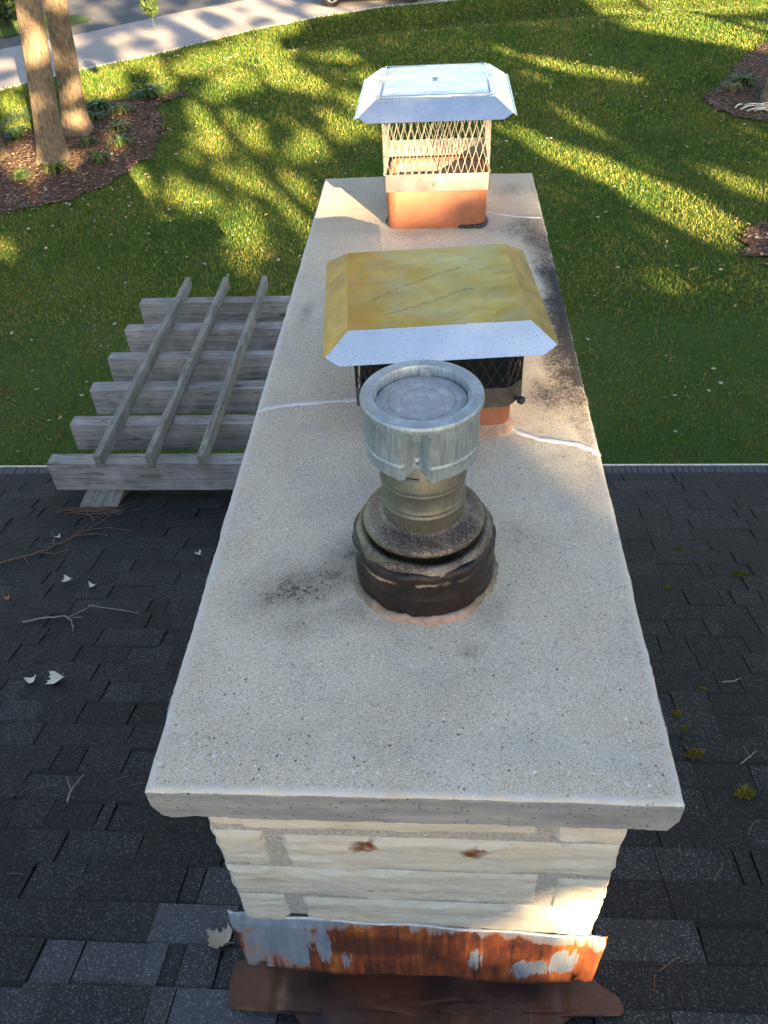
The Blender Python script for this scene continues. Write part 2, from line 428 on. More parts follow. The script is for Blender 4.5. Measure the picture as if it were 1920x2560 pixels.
def m_wood(name='weathered grey timber', axis=0, c0=(0.10, 0.09, 0.08), c1=(0.44, 0.41, 0.385), green=0.25):
    g = G(name)
    r = g.rnd()
    off = g.n('ShaderNodeCombineXYZ', X=g.math('MULTIPLY', r, 37.0), Y=g.math('MULTIPLY', r, 11.0), Z=g.math('MULTIPLY', r, 23.0)).outputs[0]
    co = g.n('ShaderNodeVectorMath', {'operation': 'ADD'}, _0=g.co, _1=off).outputs[0]
    sc = [70, 70, 70]; sc[axis] = 2.2
    gr = g.noise(1.0, 6, 0.68, g.map(tuple(sc), co=co), 1.1)
    col = g.mix(g.ramp(gr, [(0.28, 0), (0.72, 1)]), c0, c1)
    col = g.mix(g.ramp(g.noise(6, 5, 0.65, co), [(0.45, 0), (0.75, 0.6)]), col, tuple(v*1.25 for v in c1))
    s2 = [7, 7, 7]; s2[axis] = 1.7
    col = g.mix(g.ramp(g.noise(1.0, 4, 0.6, g.map(tuple(s2), co=co)), [(0.56, 0), (0.74, green)]), col, (0.13, 0.125, 0.06))
    s3 = [8.5, 8.5, 8.5]; s3[axis] = 3.6
    kn = g.n('ShaderNodeTexVoronoi', Vector=g.map(tuple(s3), co=co), Scale=1.0)
    kk = g.math('MULTIPLY', g.ramp(kn.outputs['Distance'], [(0.06, 1), (0.17, 0)]), g.ramp(g.sep(kn.outputs['Color'])[0], [(0.6, 0), (0.62, 0.85)]))
    col = g.mix(kk, col, (0.07, 0.06, 0.055))
    spl = g.math('ABSOLUTE', g.math('SUBTRACT', g.noise(1.0, 3, 0.5, g.map(tuple(v*.45 for v in sc), co=co), 0.6), 0.5))
    col = g.mix(g.ramp(spl, [(0.0, 0.85), (0.010, 0)]), col, (0.035, 0.03, 0.028))
    col = g.mix(g.math('MULTIPLY', r, 0.2), col, g.mix(0.5, col, (0.09, 0.085, 0.075)))
    g.bump(g.math('ADD', gr, g.math('MULTIPLY', kk, -0.5)), 0.4, 0.003)
    return g.fin(col, 0.85, 0, 0.2)

def m_shingle():
    g = G('asphalt shingle granules')
    tone = g.attr('tone')
    uv = g.sep(g.attr('UVMap', 'Vector'))
    base = g.ramp(tone, [(0.0, (0.0085, 0.0078, 0.0075)), (0.45, (0.018, 0.017, 0.0165)), (0.75, (0.034, 0.034, 0.036)), (1.0, (0.125, 0.132, 0.150))])
    x, y, z = g.sep()
    base = g.mix(g.ramp(g.noise(1.3, 4, 0.6), [(0.48, 0), (0.72, 0.75)]), base, (0.011, 0.010, 0.010))
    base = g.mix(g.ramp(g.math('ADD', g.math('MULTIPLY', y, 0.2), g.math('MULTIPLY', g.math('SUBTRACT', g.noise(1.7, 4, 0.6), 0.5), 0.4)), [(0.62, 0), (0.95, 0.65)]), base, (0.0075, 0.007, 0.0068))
    base = g.mix(g.ramp(g.math('ADD', g.math('MULTIPLY', x, 0.25), 0.4), [(0.5, 0), (0.8, 0.6)]), base, (0.020, 0.0145, 0.0115))
    gr = g.n('ShaderNodeTexVoronoi', Vector=g.co, Scale=330.0)
    gc = g.ramp(g.sep(gr.outputs['Color'])[0], [(0, (0.003, 0.003, 0.003)), (0.35, (0.009, 0.009, 0.009)), (0.6, (0.02, 0.020, 0.022)), (0.80, (0.085, 0.086, 0.09)), (0.94, (0.22, 0.225, 0.24))], 'CONSTANT')
    amount = g.math('ADD', 0.22, g.math('MULTIPLY', tone, 0.35))
    col = g.mix(amount, base, gc)
    # printed shadow band at the top of some tabs, ragged lower edge
    vv = g.math('ADD', uv[1], g.math('MULTIPLY', g.math('SUBTRACT', g.noise(150, 3, 0.7), 0.5), 0.16))
    band = g.math('MULTIPLY', g.ramp(vv, [(0.13, 1), (0.22, 0)]), uv[0])
    band = g.math('MAXIMUM', band, g.math('MULTIPLY', g.ramp(uv[1], [(0.11, 1), (0.15, 0)]), 0.75))
    col = g.mix(band, col, (0.004, 0.004, 0.0045))
    # lichen rings on the right-hand side near the chimney
    lv = g.n('ShaderNodeTexVoronoi', Vector=g.map((1, 1, 0.2)), Scale=15.0)
    ring = g.ramp(g.math('ADD', lv.outputs['Distance'], g.math('MULTIPLY', g.math('SUBTRACT', g.noise(120, 3, 0.7), 0.5), 0.16)), [(0.02, 0.35), (0.06, 0.2), (0.09, 1.0), (0.14, 0.8), (0.17, 0.0)])
    lk = g.math('MULTIPLY', g.ramp(g.sep(lv.outputs['Color'])[0], [(0.40, 0), (0.45, 0.95)]), g.ramp(g.noise(90, 4, 0.75), [(0.36, 0), (0.48, 1)]))
    zone = g.math('MULTIPLY', g.ramp(g.math('SUBTRACT', x, 0.2), [(0.20, 0), (0.28, 1), (0.62, 1), (0.85, 0)]), g.ramp(g.math('ADD', y, 0.5), [(0.0, 1), (0.9, 0.8), (1.0, 0)]))
    col = g.mix(g.math('MULTIPLY', g.math('MULTIPLY', ring, lk), zone), col, (0.40, 0.44, 0.44))
    g.bump(g.sep(gr.outputs['Color'])[1], 0.35, 0.002)
    return g.fin(col, 0.85, 0, 0.35)

def m_ground():
    g = G('lawn soil and thatch')
    col = g.mix(g.ramp(g.noise(0.6, 5, 0.6), [(0.35, 0), (0.65, 1)]), (0.050, 0.115, 0.022), (0.105, 0.145, 0.034))
    col = g.mix(g.ramp(g.noise(14, 5, 0.7), [(0.4, 0), (0.7, 0.7)]), col, (0.05, 0.065, 0.02))
    col = g.mix(g.ramp(g.noise(3.0, 5, 0.7), [(0.58, 0), (0.75, 0.6)]), col, (0.13, 0.105, 0.045))
    g.bump(g.noise(40, 5, 0.7), 0.8, 0.05)
    return g.fin(col, 1.0, 0, 0.1)

def m_tone(name, stops, rough=0.8, spec=0.2, trans=0.0, vary=None):
    """colour by the per-face tone of the mesh"""
    g = G(name)
    col = g.ramp(g.attr('tone'), stops)
    if vary:
        col = g.mix(g.ramp(g.noise(vary[0], 4, 0.6), [(0.4, 0), (0.65, vary[2])]), col, vary[1])
    g.fin(col, rough, 0, spec)
    if trans:
        tr = g.n('ShaderNodeBsdfTranslucent', Color=col)
        mx = g.n('ShaderNodeMixShader', Fac=trans)
        g.nt.links.new(g.b.outputs[0], mx.inputs[1]); g.nt.links.new(tr.outputs[0], mx.inputs[2])
        g.nt.links.new(mx.outputs[0], g.out.inputs[0])
    return g.m

def m_mulch():
    g = G('bark mulch')
    c = g.n('ShaderNodeTexVoronoi', Vector=g.map((1, 1, 1)), Scale=26.0)
    col = g.ramp(g.sep(c.outputs['Color'])[0], [(0, (0.035, 0.022, 0.016)), (0.4, (0.075, 0.046, 0.032)), (0.8, (0.125, 0.078, 0.052)), (0.97, (0.27, 0.22, 0.18))])
    col = g.mix(g.ramp(g.noise(3, 5, 0.7), [(0.4, 0), (0.7, 0.6)]), col, (0.15, 0.085, 0.052))
    g.bump(c.outputs['Distance'], 0.9, 0.04)
    return g.fin(col, 0.95, 0, 0.15)

def m_road(name, c0, c1, crack=True):
    g = G(name)
    col = g.mix(g.ramp(g.noise(0.5, 6, 0.65), [(0.35, 0), (0.65, 1)]), c0, c1)
    col = g.mix(g.ramp(g.noise(60, 4, 0.8), [(0.4, 0), (0.6, 0.35)]), col, tuple(v*0.6 for v in c0))
    g.bump(g.noise(90, 4), 0.3, 0.01)
    return g.fin(col, 0.9, 0, 0.2)

def m_bark():
    g = G('spruce bark')
    nz = g.noise(1.0, 7, 0.75, g.map((26, 26, 9)))
    col = g.mix(g.ramp(nz, [(0.36, 0), (0.64, 1)]), (0.10, 0.072, 0.05), (0.33, 0.25, 0.165))
    sp = g.vor(34, g.map((1, 1, 0.7))); col = g.mix(g.ramp(g.math('ADD', sp, g.math('MULTIPLY', g.noise(40, 3), 0.25)), [(0.18, 0.8), (0.30, 0)]), col, (0.075, 0.05, 0.035))
    col = g.mix(g.ramp(g.noise(2.2, 5, 0.65), [(0.5, 0), (0.75, 0.5)]), col, (0.20, 0.16, 0.12))
    g.bump(nz, 0.8, 0.05)
    return g.fin(col, 0.95, 0, 0.15)

def m_pink():
    g = G('clay mortar collar')
    x, y, z = g.sep()
    f = g.ramp(g.math('ADD', g.math('MULTIPLY', y, -1.0), g.math('MULTIPLY', g.math('SUBTRACT', g.noise(20, 4), 0.5), 0.08)), [(0.09, 0), (0.135, 1)])
    a = g.mix(g.ramp(g.noise(45, 5, 0.65), [(0.35, 0), (0.65, 1)]), (0.13, 0.105, 0.08), (0.24, 0.20, 0.15))
    b = g.mix(g.ramp(g.noise(45, 5, 0.65), [(0.35, 0), (0.65, 1)]), (0.30, 0.19, 0.145), (0.44, 0.30, 0.235))
    g.bump(g.noise(80, 5, 0.7), 0.5, 0.004)
    return g.fin(g.mix(f, a, b), 0.8, 0, 0.25)

MT = dict(
    concrete=m_concrete(), side=m_slabside(), stone=m_stone(), rust=m_rust(), brown=m_brownmetal(), clay=m_clay(),
    mortar=m_plain('grey mortar', (0.36, 0.34, 0.305), 0.95, 0, 0.40, 190, 0.15, 0.4),
    pinkmortar=m_pink(),
    caulk=m_plain('white crack sealant', (0.60, 0.60, 0.61), 0.75, 0, 0.10, 60, 0.25, 0.3),
    bluetar=m_plain('black roofing tar', (0.02, 0.022, 0.03), 0.45, 0, 0.4, 60, 0.5, 0.5),
    steel=m_lid('stainless steel sheet', (0.70, 0.71, 0.72), (0.84, 0.85, 0.86), 5, 0.16, 0.0),
    goldreflect=m_lid('sheet with painted golden reflection', (0.36, 0.27, 0.04), (0.54, 0.43, 0.10), 4, 0.19, 0.5, (0.38, 0.36, 0.19)),  # golden colour painted in for the reflection of sunlit foliage
    spot=m_lid('spotted steel sheet', (0.66, 0.68, 0.70), (0.76, 0.78, 0.80), 5, 0.25, 0.8),
    tanmesh=m_plain('stainless expanded mesh', (0.55, 0.50, 0.42), 0.4, 0.85, 0.15, 40),
    collar=m_lid('brushed steel band', (0.44, 0.43, 0.41), (0.58, 0.565, 0.54), 12, 0.28, 0.0),
    black=m_plain('black painted mesh', (0.012, 0.012, 0.012), 0.5, 0, 0.3, 60, 0.4),
    darkband=m_lid('sooty steel band', (0.10, 0.10, 0.095), (0.17, 0.165, 0.155), 20, 0.45, 0.9),
    soot=m_plain('sooty flue lining', (0.012, 0.011, 0.010), 0.9),
    galv=m_galv(), galvpipe=m_galv('dull pipe steel', (0.21, 0.205, 0.165), 0.6), galvtop=m_galv('grey cap disc', (0.52, 0.535, 0.55), 0.0, 0.15), goldreflect_side=m_lid('side flange with darker painted reflection', (0.17, 0.105, 0.025), (0.36, 0.25, 0.055), 9, 0.30, 0.4), rimtop=m_galv('cap rim steel', (0.42, 0.475, 0.51), 0.3, 0.4), heat=m_heat(), tar=m_tar(),  # side flanges: darker golden copy, reflection painted into the colour
    woodx=m_wood(), woody=m_wood('weathered batten timber', 1, (0.085, 0.08, 0.06), (0.35, 0.325, 0.275), 0.75),
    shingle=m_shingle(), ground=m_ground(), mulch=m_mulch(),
    concrete_road=m_road('pale road', (0.34, 0.30, 0.285), (0.43, 0.39, 0.37)), asphalt=m_road('asphalt', (0.10, 0.10, 0.105), (0.15, 0.145, 0.145)),
    kerb=m_plain('pale kerb edge', (0.62, 0.59, 0.55), 0.85, 0, 0.15, 8), bark=m_bark(),
    gutter=m_plain('white gutter metal', (0.62, 0.60, 0.57), 0.5, 0.0, 0.15, 20), guard=m_plain('grey gutter mesh', (0.07, 0.072, 0.078), 0.6, 0.4, 0.35, 160),
    wall=m_plain('house wall', (0.45, 0.42, 0.36), 0.9), fascia=m_plain('fascia board', (0.5, 0.48, 0.44), 0.7),
    grass=m_tone('grass blades', [(0, (0.030, 0.090, 0.014)), (0.4, (0.088, 0.180, 0.026)), (0.75, (0.25, 0.26, 0.045)), (1, (0.40, 0.31, 0.11))], 0.7, 0.2, 0.4, (0.5, (0.16, 0.18, 0.035), 0.4)),
    litter=m_tone('fallen leaf litter', [(0, (0.10, 0.05, 0.025)), (0.35, (0.22, 0.11, 0.04)), (0.65, (0.32, 0.22, 0.12)), (1, (0.52, 0.46, 0.36))], 0.8, 0.2),
    leafcrown=m_tone('autumn foliage', [(0, (0.07, 0.075, 0.016)), (0.5, (0.20, 0.16, 0.03)), (1, (0.42, 0.28, 0.045))], 0.7, 0.2, 0.35),
    needles=m_tone('conifer foliage', [(0, (0.025, 0.045, 0.014)), (1, (0.06, 0.085, 0.025))], 0.8, 0.2, 0.1),
    plant=m_tone('garden leaves', [(0, (0.030, 0.075, 0.022)), (0.5, (0.085, 0.14, 0.035)), (1, (0.26, 0.24, 0.07))], 0.55, 0.35, 0.25),
    paleleaf=m_plain('pale dry leaf', (0.66, 0.63, 0.52), 0.7, 0, 0.12, 60), brownleaf=m_plain('brown dry leaf', (0.34, 0.27, 0.21), 0.7, 0, 0.25, 50),
    orangeleaf=m_plain('orange dry leaf', (0.34, 0.16, 0.06), 0.7, 0, 0.25, 50),
    twig=m_plain('grey twig', (0.24, 0.20, 0.17), 0.9, 0, 0.3, 60), redtwig=m_plain('reddish twig', (0.15, 0.085, 0.06), 0.9, 0, 0.3, 60),
    pin=m_plain('dry pine needle', (0.15, 0.085, 0.05), 0.8, 0, 0.3, 30),
    moss=m_tone('cushion moss', [(0, (0.05, 0.075, 0.012)), (0.5, (0.13, 0.15, 0.02)), (1, (0.25, 0.20, 0.04))], 0.9, 0.1),
    carpaint=m_plain('silver blue car paint', (0.42, 0.47, 0.52), 0.3, 0.6, 0.03, 3), tyre=m_plain('tyre rubber', (0.02, 0.02, 0.02), 0.8),
    rim=m_plain('alloy rim', (0.55, 0.55, 0.56), 0.35, 0.8, 0.1, 10), glass=m_plain('dark car glass', (0.02, 0.025, 0.03), 0.08, 0, 0.05, 3, 0.6),
    dark=m_plain('black plastic', (0.02, 0.02, 0.022), 0.5), lamp=m_plain('lamp lens', (0.7, 0.7, 0.7), 0.15, 0.2, 0.05, 5), bolt=m_plain('bolt steel', (0.40, 0.36, 0.28), 0.45, 0.8),
)

# ------------------------------------------------------------------ terrain
EX = np.array([-60, -24.6, -11.06, -9.15, -7.97, -6.4, -4.58, -2.97, -1.44, 0.66, 4.93, 12.3, 33, 90])
EY = np.array([-40, -0.1, 15.02, 17.2, 18.54, 19.95, 22.02, 23.28, 24.15, 24.69, 25.31, 25.81, 26.95, 30])
ROADZ = -3.161
def terr(x, y):
    x = np.asarray(x, float); y = np.asarray(y, float)
    t = np.interp(x, EX, EY) - y
    z = ROADZ - 0.41*smooth(t/12.3)
    z = z - 0.287*np.exp(-((t-1.8)/0.82)**2)*smooth((x+7.8)/3.3)
    z = z + 0.02*np.sin(x*0.9+1)*np.sin(y*0.7)*smooth((t-2.5)/2)
    return z

def graded(lo, hi, fine_lo, fine_hi, step, n_out):
    a = fine_lo - np.geomspace(step*2, fine_lo - lo, n_out)[::-1]
    b = fine_hi + np.geomspace(step*2, hi - fine_hi, n_out)
    return np.concatenate([a, np.arange(fine_lo, fine_hi + step/2, step), b])

xs = graded(-700, 700, -18, 12, 0.2, 26); ys = graded(-400, 900, 1.0, 30, 0.2, 26)
X, Y = np.meshgrid(xs, ys)
V = np.stack([X.ravel(), Y.ravel(), terr(X, Y).ravel()], 1)
nx, ny = len(xs), len(ys)
I = np.arange(nx*ny).reshape(ny, nx)
F = np.stack([I[:-1, :-1].ravel(), I[:-1, 1:].ravel(), I[1:, 1:].ravel(), I[1:, :-1].ravel()], 1)
o = link('lawn_ground', np_mesh('lawn_ground', V, F), MT['ground'], None, True); tag(o, kind='structure')

# road: pale strip along the lawn, darker carriageway beyond, kerb line on the near edge
near = [(x, y) for x, y in zip(EX, EY) if -25 < x < 34]
near = [(np.interp(t, range(len(near)), [p[0] for p in near]), np.interp(t, range(len(near)), [p[1] for p in near])) for t in np.linspace(0, len(near)-1, 90)]
def offs(pts, d):
    out = []
    for i, p in enumerate(pts):
        a = pts[max(i-2, 0)]; b = pts[min(i+2, len(pts)-1)]
        tx, ty = b[0]-a[0], b[1]-a[1]; l = math.hypot(tx, ty)
        out.append((p[0]-ty/l*d, p[1]+tx/l*d))
    return out
def strip(name, d0, d1, z, mat, pts=near):
    A, B = offs(pts, d0), offs(pts, d1)
    vs = [(x, y, z) for x, y in A] + [(x, y, z) for x, y in B]; n = len(A)
    me = bpy.data.meshes.new(name)
    me.from_pydata(vs, [], [(i, i+1, n+i+1, n+i) for i in range(n-1)])
    return tag(link(name, me, mat), kind='structure')
strip('road', 0.10, 3.75, ROADZ+0.006, MT['concrete_road'])
strip('carriageway', 3.752, 14.0, ROADZ+0.004, MT['asphalt'], [p for p in near if p[0] > -9.0])
mb = MB(); A = offs(near, 0.0); B = offs(near, 0.11)
for i in range(len(near)-1):
    mb.add([(*A[i], ROADZ-.05), (*A[i+1], ROADZ-.05), (*B[i+1], ROADZ-.05), (*B[i], ROADZ-.05), (*A[i], ROADZ+.022), (*A[i+1], ROADZ+.022), (*B[i+1], ROADZ+.022), (*B[i], ROADZ+.022)],
           [(4,5,6,7), (0,1,5,4), (2,3,7,6)])
tag(mb.build('kerb', MT['kerb'], fix=True), kind='structure')
mb = MB(); A = offs(near, 3.70); B = offs(near, 3.75)
strip('road_joint', 3.70, 3.75, ROADZ+0.010, MT['asphalt'])

# mulch beds
BEDS = [[(-6.72,11.18),(-6.38,11.44),(-5.81,11.72),(-5.36,12.46),(-5.03,13.55),(-5.01,14.63),(-5.36,15.67),(-5.61,16.12),(-5.05,16.89),(-5.17,17.03),(-5.76,16.7),(-6.29,16.54),(-6.86,16.25),(-6.92,15.84),(-7.12,14.84),(-8.07,14.58),(-9.36,13.62),(-8.08,10.97)],
 [(7.84,19.64),(7.26,19.71),(6.36,18.49),(5.63,17.07),(5.02,16.17),(5.04,15.52),(5.43,14.93),(5.87,14.82),(6.8,14.6),(8.5,16.5)],
 [(5.04,10.7),(4.62,10.57),(4.33,10.42),(3.99,9.84),(4.09,9.56),(4.23,9.27),(4.8,8.9),(5.6,9.5)]]
rng = np.random.default_rng(7)
def bed_mesh(poly):
    P = np.array(poly); s = 0.05
    gx = np.arange(P[:, 0].min()-.1, P[:, 0].max()+.1, s); gy = np.arange(P[:, 1].min()-.1, P[:, 1].max()+.1, s)
    Xb, Yb = np.meshgrid(gx, gy); n, m = Xb.shape
    cx = Xb[:-1, :-1]+s/2; cy = Yb[:-1, :-1]+s/2
    wob = 0.06*np.sin(cx*9+cy*5)+0.05*np.sin(cy*13-cx*7)
    k = inpoly(cx+wob, cy+wob*.7, poly)
    Z = terr(Xb, Yb)+0.018+0.022*rng.random(Xb.shape)
    I = np.arange(n*m).reshape(n, m)
    F = np.stack([I[:-1, :-1][k], I[:-1, 1:][k], I[1:, 1:][k], I[1:, :-1][k]], 1)
    return np_mesh('mulch_bed', np.stack([Xb.ravel(), Yb.ravel(), Z.ravel()], 1), F)
for bpol in BEDS:
    tag(link('mulch_bed', bed_mesh(bpol), MT['mulch']), kind='structure')
def in_beds(x, y):
    r = np.zeros(np.shape(x), bool)
    for b in BEDS: r |= inpoly(x, y, b)
    return r

# ------------------------------------------------------------------ house under the chimney
RZ = lambda y: -0.9809 - 0.2909*y
SL = math.atan(0.2909)
EAVE = 2.985
house = tag(empty('house', (0, -2.6, -3.6)), 'low house with a dark asphalt shingle roof ending at a gutter above the lawn', 'house')
HZ = Vector((0, -2.6, -3.6))
def hbuild(mb, name, mat, parent=house, **k):
    mb.v = [tuple(Vector(v) - HZ) for v in mb.v]
    return mb.build(name, mat, parent, **k)
rnd = random.Random(11)
HX = 7.6
rows = [0.1207 + 0.1101*i for i in range(-25, 40)]
rows = [r for r in rows if -2.6 < r < EAVE-0.02]
V = []; F = []; T = []; U = []
for i, y0 in enumerate(rows):
    y1 = rows[i+1] if i+1 < len(rows) else EAVE + 0.01
    x = -HX - rnd.random()*0.2
    run = rnd.random()
    last_h = None
    while x < HX:
        w = rnd.choice([0.05, 0.09, 0.12, 0.15, 0.17, 0.20, 0.24, 0.29])*rnd.uniform(0.85, 1.1)
        high = rnd.random() < 0.5 if last_h is None else (not last_h if rnd.random() < 0.75 else last_h)
        last_h = high
        h0 = 0.0015; h1 = 0.0055 + (0.0042 if high else 0.0) + rnd.uniform(-.0006, .0012)
        if high: h0 += 0.0040
        gap = 0.0016 if rnd.random() < 0.75 else 0.0036
        sk = rnd.uniform(-0.007, 0.007)
        xa, xb = x+gap, x+w-gap*0.3
        dy = rnd.uniform(-0.003, 0.003)
        ya, yb = y0-0.012, y1+dy
        b = len(V)
        nzv = Vector((0, math.sin(SL), math.cos(SL)))
        for (px, py, h) in ((xa, ya, h0), (xb, ya, h0), (xb-sk*0.4, yb, h1), (xa+sk, yb, h1), (xa, ya, -.004), (xb, ya, -.004), (xb-sk*.4, yb, -.004), (xa+sk, yb, -.004)):
            V.append((px, py + h*nzv.y, RZ(py) + h*nzv.z))
        F += [(b, b+1, b+2, b+3), (b+3, b+2, b+6, b+7), (b, b+3, b+7, b+4), (b+2, b+1, b+5, b+6)]
        warm = fbm(x*0.9, y0*0.9, 3.0)
        tn = rnd.random()**1.5*0.75 + 0.30*max(0, warm)
        if x < -0.1 and y0 < 0.75: tn = min(1, tn*.8 + (0.35+.55*rnd.random())*min(1, max(0, 0.75-y0)*1.6)*max(0, 1-abs(x+0.6)/0.75))
        T += [tn]*4
        bandf = 0.9 if (not high and rnd.random() < 0.75) else (0.35 if rnd.random() < 0.3 else 0.0)
        U.append((bandf, 0.0)); U.append((bandf, 1.0))
        x += w
me = bpy.data.meshes.new('roof'); me.from_pydata(V, [], F)
a = me.attributes.new('tone', 'FLOAT', 'FACE'); a.data.foreach_set('value', np.array(T, np.float32))
uvl = me.uv_layers.new(name='UVMap')
for p in me.polygons:
    bandf = U[(p.index//4)*2][0]
    for li, vi in zip(p.loop_indices, p.vertices):
        uvl.data[li].uv = (bandf, 0.0 if (vi % 8) in (0, 1, 4, 5) else 1.0)
for v in me.vertices: v.co -= HZ
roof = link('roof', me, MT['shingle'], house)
# deck under the tabs and the opposite roof slope
mb = MB()
ridge = rows[0]-0.012
mb.add([(-HX, ridge, RZ(ridge)-.003), (HX, ridge, RZ(ridge)-.003), (HX, EAVE, RZ(EAVE)-.003), (-HX, EAVE, RZ(EAVE)-.003),
        (-HX, ridge, RZ(ridge)-.13), (HX, ridge, RZ(ridge)-.13), (HX, EAVE, RZ(EAVE)-.13), (-HX, EAVE, RZ(EAVE)-.13)],
       [(0,1,2,3), (3,2,6,7), (1,5,6,2), (0,3,7,4), (4,7,6,5)], 0.0)
yb = ridge-5.5; zb = RZ(ridge)-1.6
mb.add([(-HX, ridge, RZ(ridge)-.003), (HX, ridge, RZ(ridge)-.003), (HX, yb, zb), (-HX, yb, zb)], [(0, 3, 2, 1)], 0.3)
hbuild(mb, 'roof_deck', MT['soot'])
mb = MB(); mb.box((-HX+.15, yb+.4, -3.7), (HX-.15, EAVE-.45, zb-.05)); hbuild(mb, 'wall', MT['wall'])
mb = MB(); mb.box((-HX, EAVE-.012, RZ(EAVE)-.17), (HX, EAVE+.004, RZ(EAVE)-.022)); hbuild(mb, 'fascia', MT['fascia'])
gz = RZ(EAVE)-0.010
mb = MB()
mb.box((-HX, EAVE+.084, gz-.10), (HX, EAVE+.098, gz+.010)); mb.box((-HX, EAVE+.006, gz-.11), (HX, EAVE+.096, gz-.10)); mb.box((-HX, EAVE+.006, gz-.10), (HX, EAVE+.012, gz-.012))
gut = hbuild(mb, 'gutter', MT['gutter'], fix=True)
mb = MB()
nst = 420
for k in range(nst):
    xk = -HX + 2*HX*k/nst
    hh = 0.002*(k % 2)
    mb.box((xk, EAVE-.03, gz+.004+hh), (xk+2*HX/nst-.004, EAVE+.083, gz+.009+hh))
hbuild(mb, 'gutter_guard', MT['guard'], gut)
house.children[0].name  # roof first

# ------------------------------------------------------------------ chimney
chim = tag(empty('chimney', (0, 1.3, -1.6)), 'long limestone chimney with a pale aggregate concrete crown and rusty flashing', 'chimney')
CO = Vector((0, 1.3, -1.6))
def cbuild(mb, name, mat, parent=chim, **k):
    off = CO if parent is chim else Vector((0, 0, 0))
    mb.v = [tuple(Vector(v) - CO) for v in mb.v]
    return mb.build(name, mat, parent, **k)
# crown slab: gridded top with soot / skin attributes
L = 2.594; HWF, HWB = 0.4065, 0.4045; TH = 0.094
e_ = [0, .0016, .0032, .005, .007, .010, .014, .020, .028]
GU = np.array(e_ + list(np.linspace(.037, .773, 80)) + [.81-v for v in e_[::-1]])/.81
GV = np.array(e_ + list(np.linspace(.037, L-.037, 262)) + [L-v for v in e_[::-1]])/L
nu, nv = len(GU)-1, len(GV)-1
V = []; A = {'soot': [], 'laitance': [], 'coarse': []}
def edge_j(t, s): return 0.0022*fbm(t*7, s, 0, 5) + 0.0010*fbm(t*90, s, 5, 2)
def soot_at(x, y):
    s = 0.0
    w = 0.07*fbm(x*6, y*5, 1)
    if y > 0.55:
        d = (0.4-x)                                 # distance from the right edge
        wid = np.interp(y, [0.6, 0.75, 0.92, 1.05, 1.15, 1.35, 1.6, 1.8, 1.95, 2.1, 2.25, 2.6], [0.006, .01, .025, .075, .10, .055, .045, .06, .09, .11, .03, .006])
        st = np.interp(y, [0.6, 0.8, 0.95, 1.1, 1.3, 1.6, 1.85, 2.05, 2.2, 2.6], [0.15, .2, .35, .85, .95, .9, .72, .55, .3, .15])
        s = max(s, st*float(smooth(1.25-(d+w*0.7)/wid*0.8)))
        if y < 1.75 and y > 1.1: s = max(s, 1.15*float(smooth(1.4-(d+w*.35)/0.022)))
    def blob(cx, cy, rx, ry, a, ang=0.0):
        ca, sa = math.cos(ang), math.sin(ang); dx, dy = x-cx+w*.4, y-cy+w*.4
        u, v = (ca*dx+sa*dy)/rx, (-sa*dx+ca*dy)/ry
        return a*math.exp(-(u*u+v*v))
    for b in ((.33, 1.08, .06, .10, .62), (.32, 2.05, .10, .07, .45), (-.345, 1.5, .016, .09, .4), (-.205, .435, .14, .070, .58, .35), (-.25, .41, .07, .04, .40, .3), (-.135, .50, .05, .065, .50), (.20, .56, .045, .07, .28),
              (-.20, .345, .10, .05, .33), (-.12, .36, .05, .03, .42), (.11, .285, .03, .02, .35), (-.03, 2.05, .14, .05, .32), (.3, 2.42, .07, .07, .30), (-.3, 2.45, .08, .08, .12), (-.05, .34, .12, .02, .2), (.15, .37, .04, .04, .35)):
        s = max(s, blob(*b))
    return s
for j in range(nv+1):
    tv = GV[j]
    for i in range(nu+1):
        tu = GU[i]
        y = L*tv; hw = HWF+(HWB-HWF)*tv
        x = -hw+2*hw*tu
        de = min(tu, 1-tu)*2*hw; df = min(tv, 1-tv)*L
        if i in (0, nu): x += edge_j(y, 1.0+i)*1.1
        if j in (0, nv): y += edge_j(x, 7.0+j)*1.1
        d = min(de, df)
        z = 0.0012*fbm(x*14, y*14) - 0.0045*math.exp(-d/0.0028) - 0.004*(abs(tu-.5)*2)**2
        if y < 0.1 and abs(x) < 0.41: z += 0.002*math.exp(-((y-0.055)/0.03)**2)
        V.append((x, y, z))
        la = math.exp(-((de-0.006)/0.008)**2)*(0.75 if x < 0 else 0.65)*(1.0 if y < 2.2 else .5) + math.exp(-((y-0.005)/0.0065)**2)*1.0 + 0.30*math.exp(-((y-0.075)/0.012)**2)*(x > 0.05)
        A['laitance'].append(min(1, la)); A['soot'].append(soot_at(x, y))
        A['coarse'].append(float(np.clip(math.exp(-((y-0.05)/0.055)**2)*(0.55+0.5*fbm(x*5, 2)) , 0, 1)))
W1 = nu+1
F = [(j*W1+i, j*W1+i+1, (j+1)*W1+i+1, (j+1)*W1+i) for j in range(nv) for i in range(nu)]
ntop = len(F)
loop = list(range(W1)) + [j*W1+nu for j in range(1, nv+1)] + [nv*W1+i for i in range(nu-1, -1, -1)] + [j*W1 for j in range(nv-1, 0, -1)]
prev = loop
lev = [(-0.009, 0.0008), (-0.05, 0.0), (-0.082, 0.0), (-TH, -0.008)]
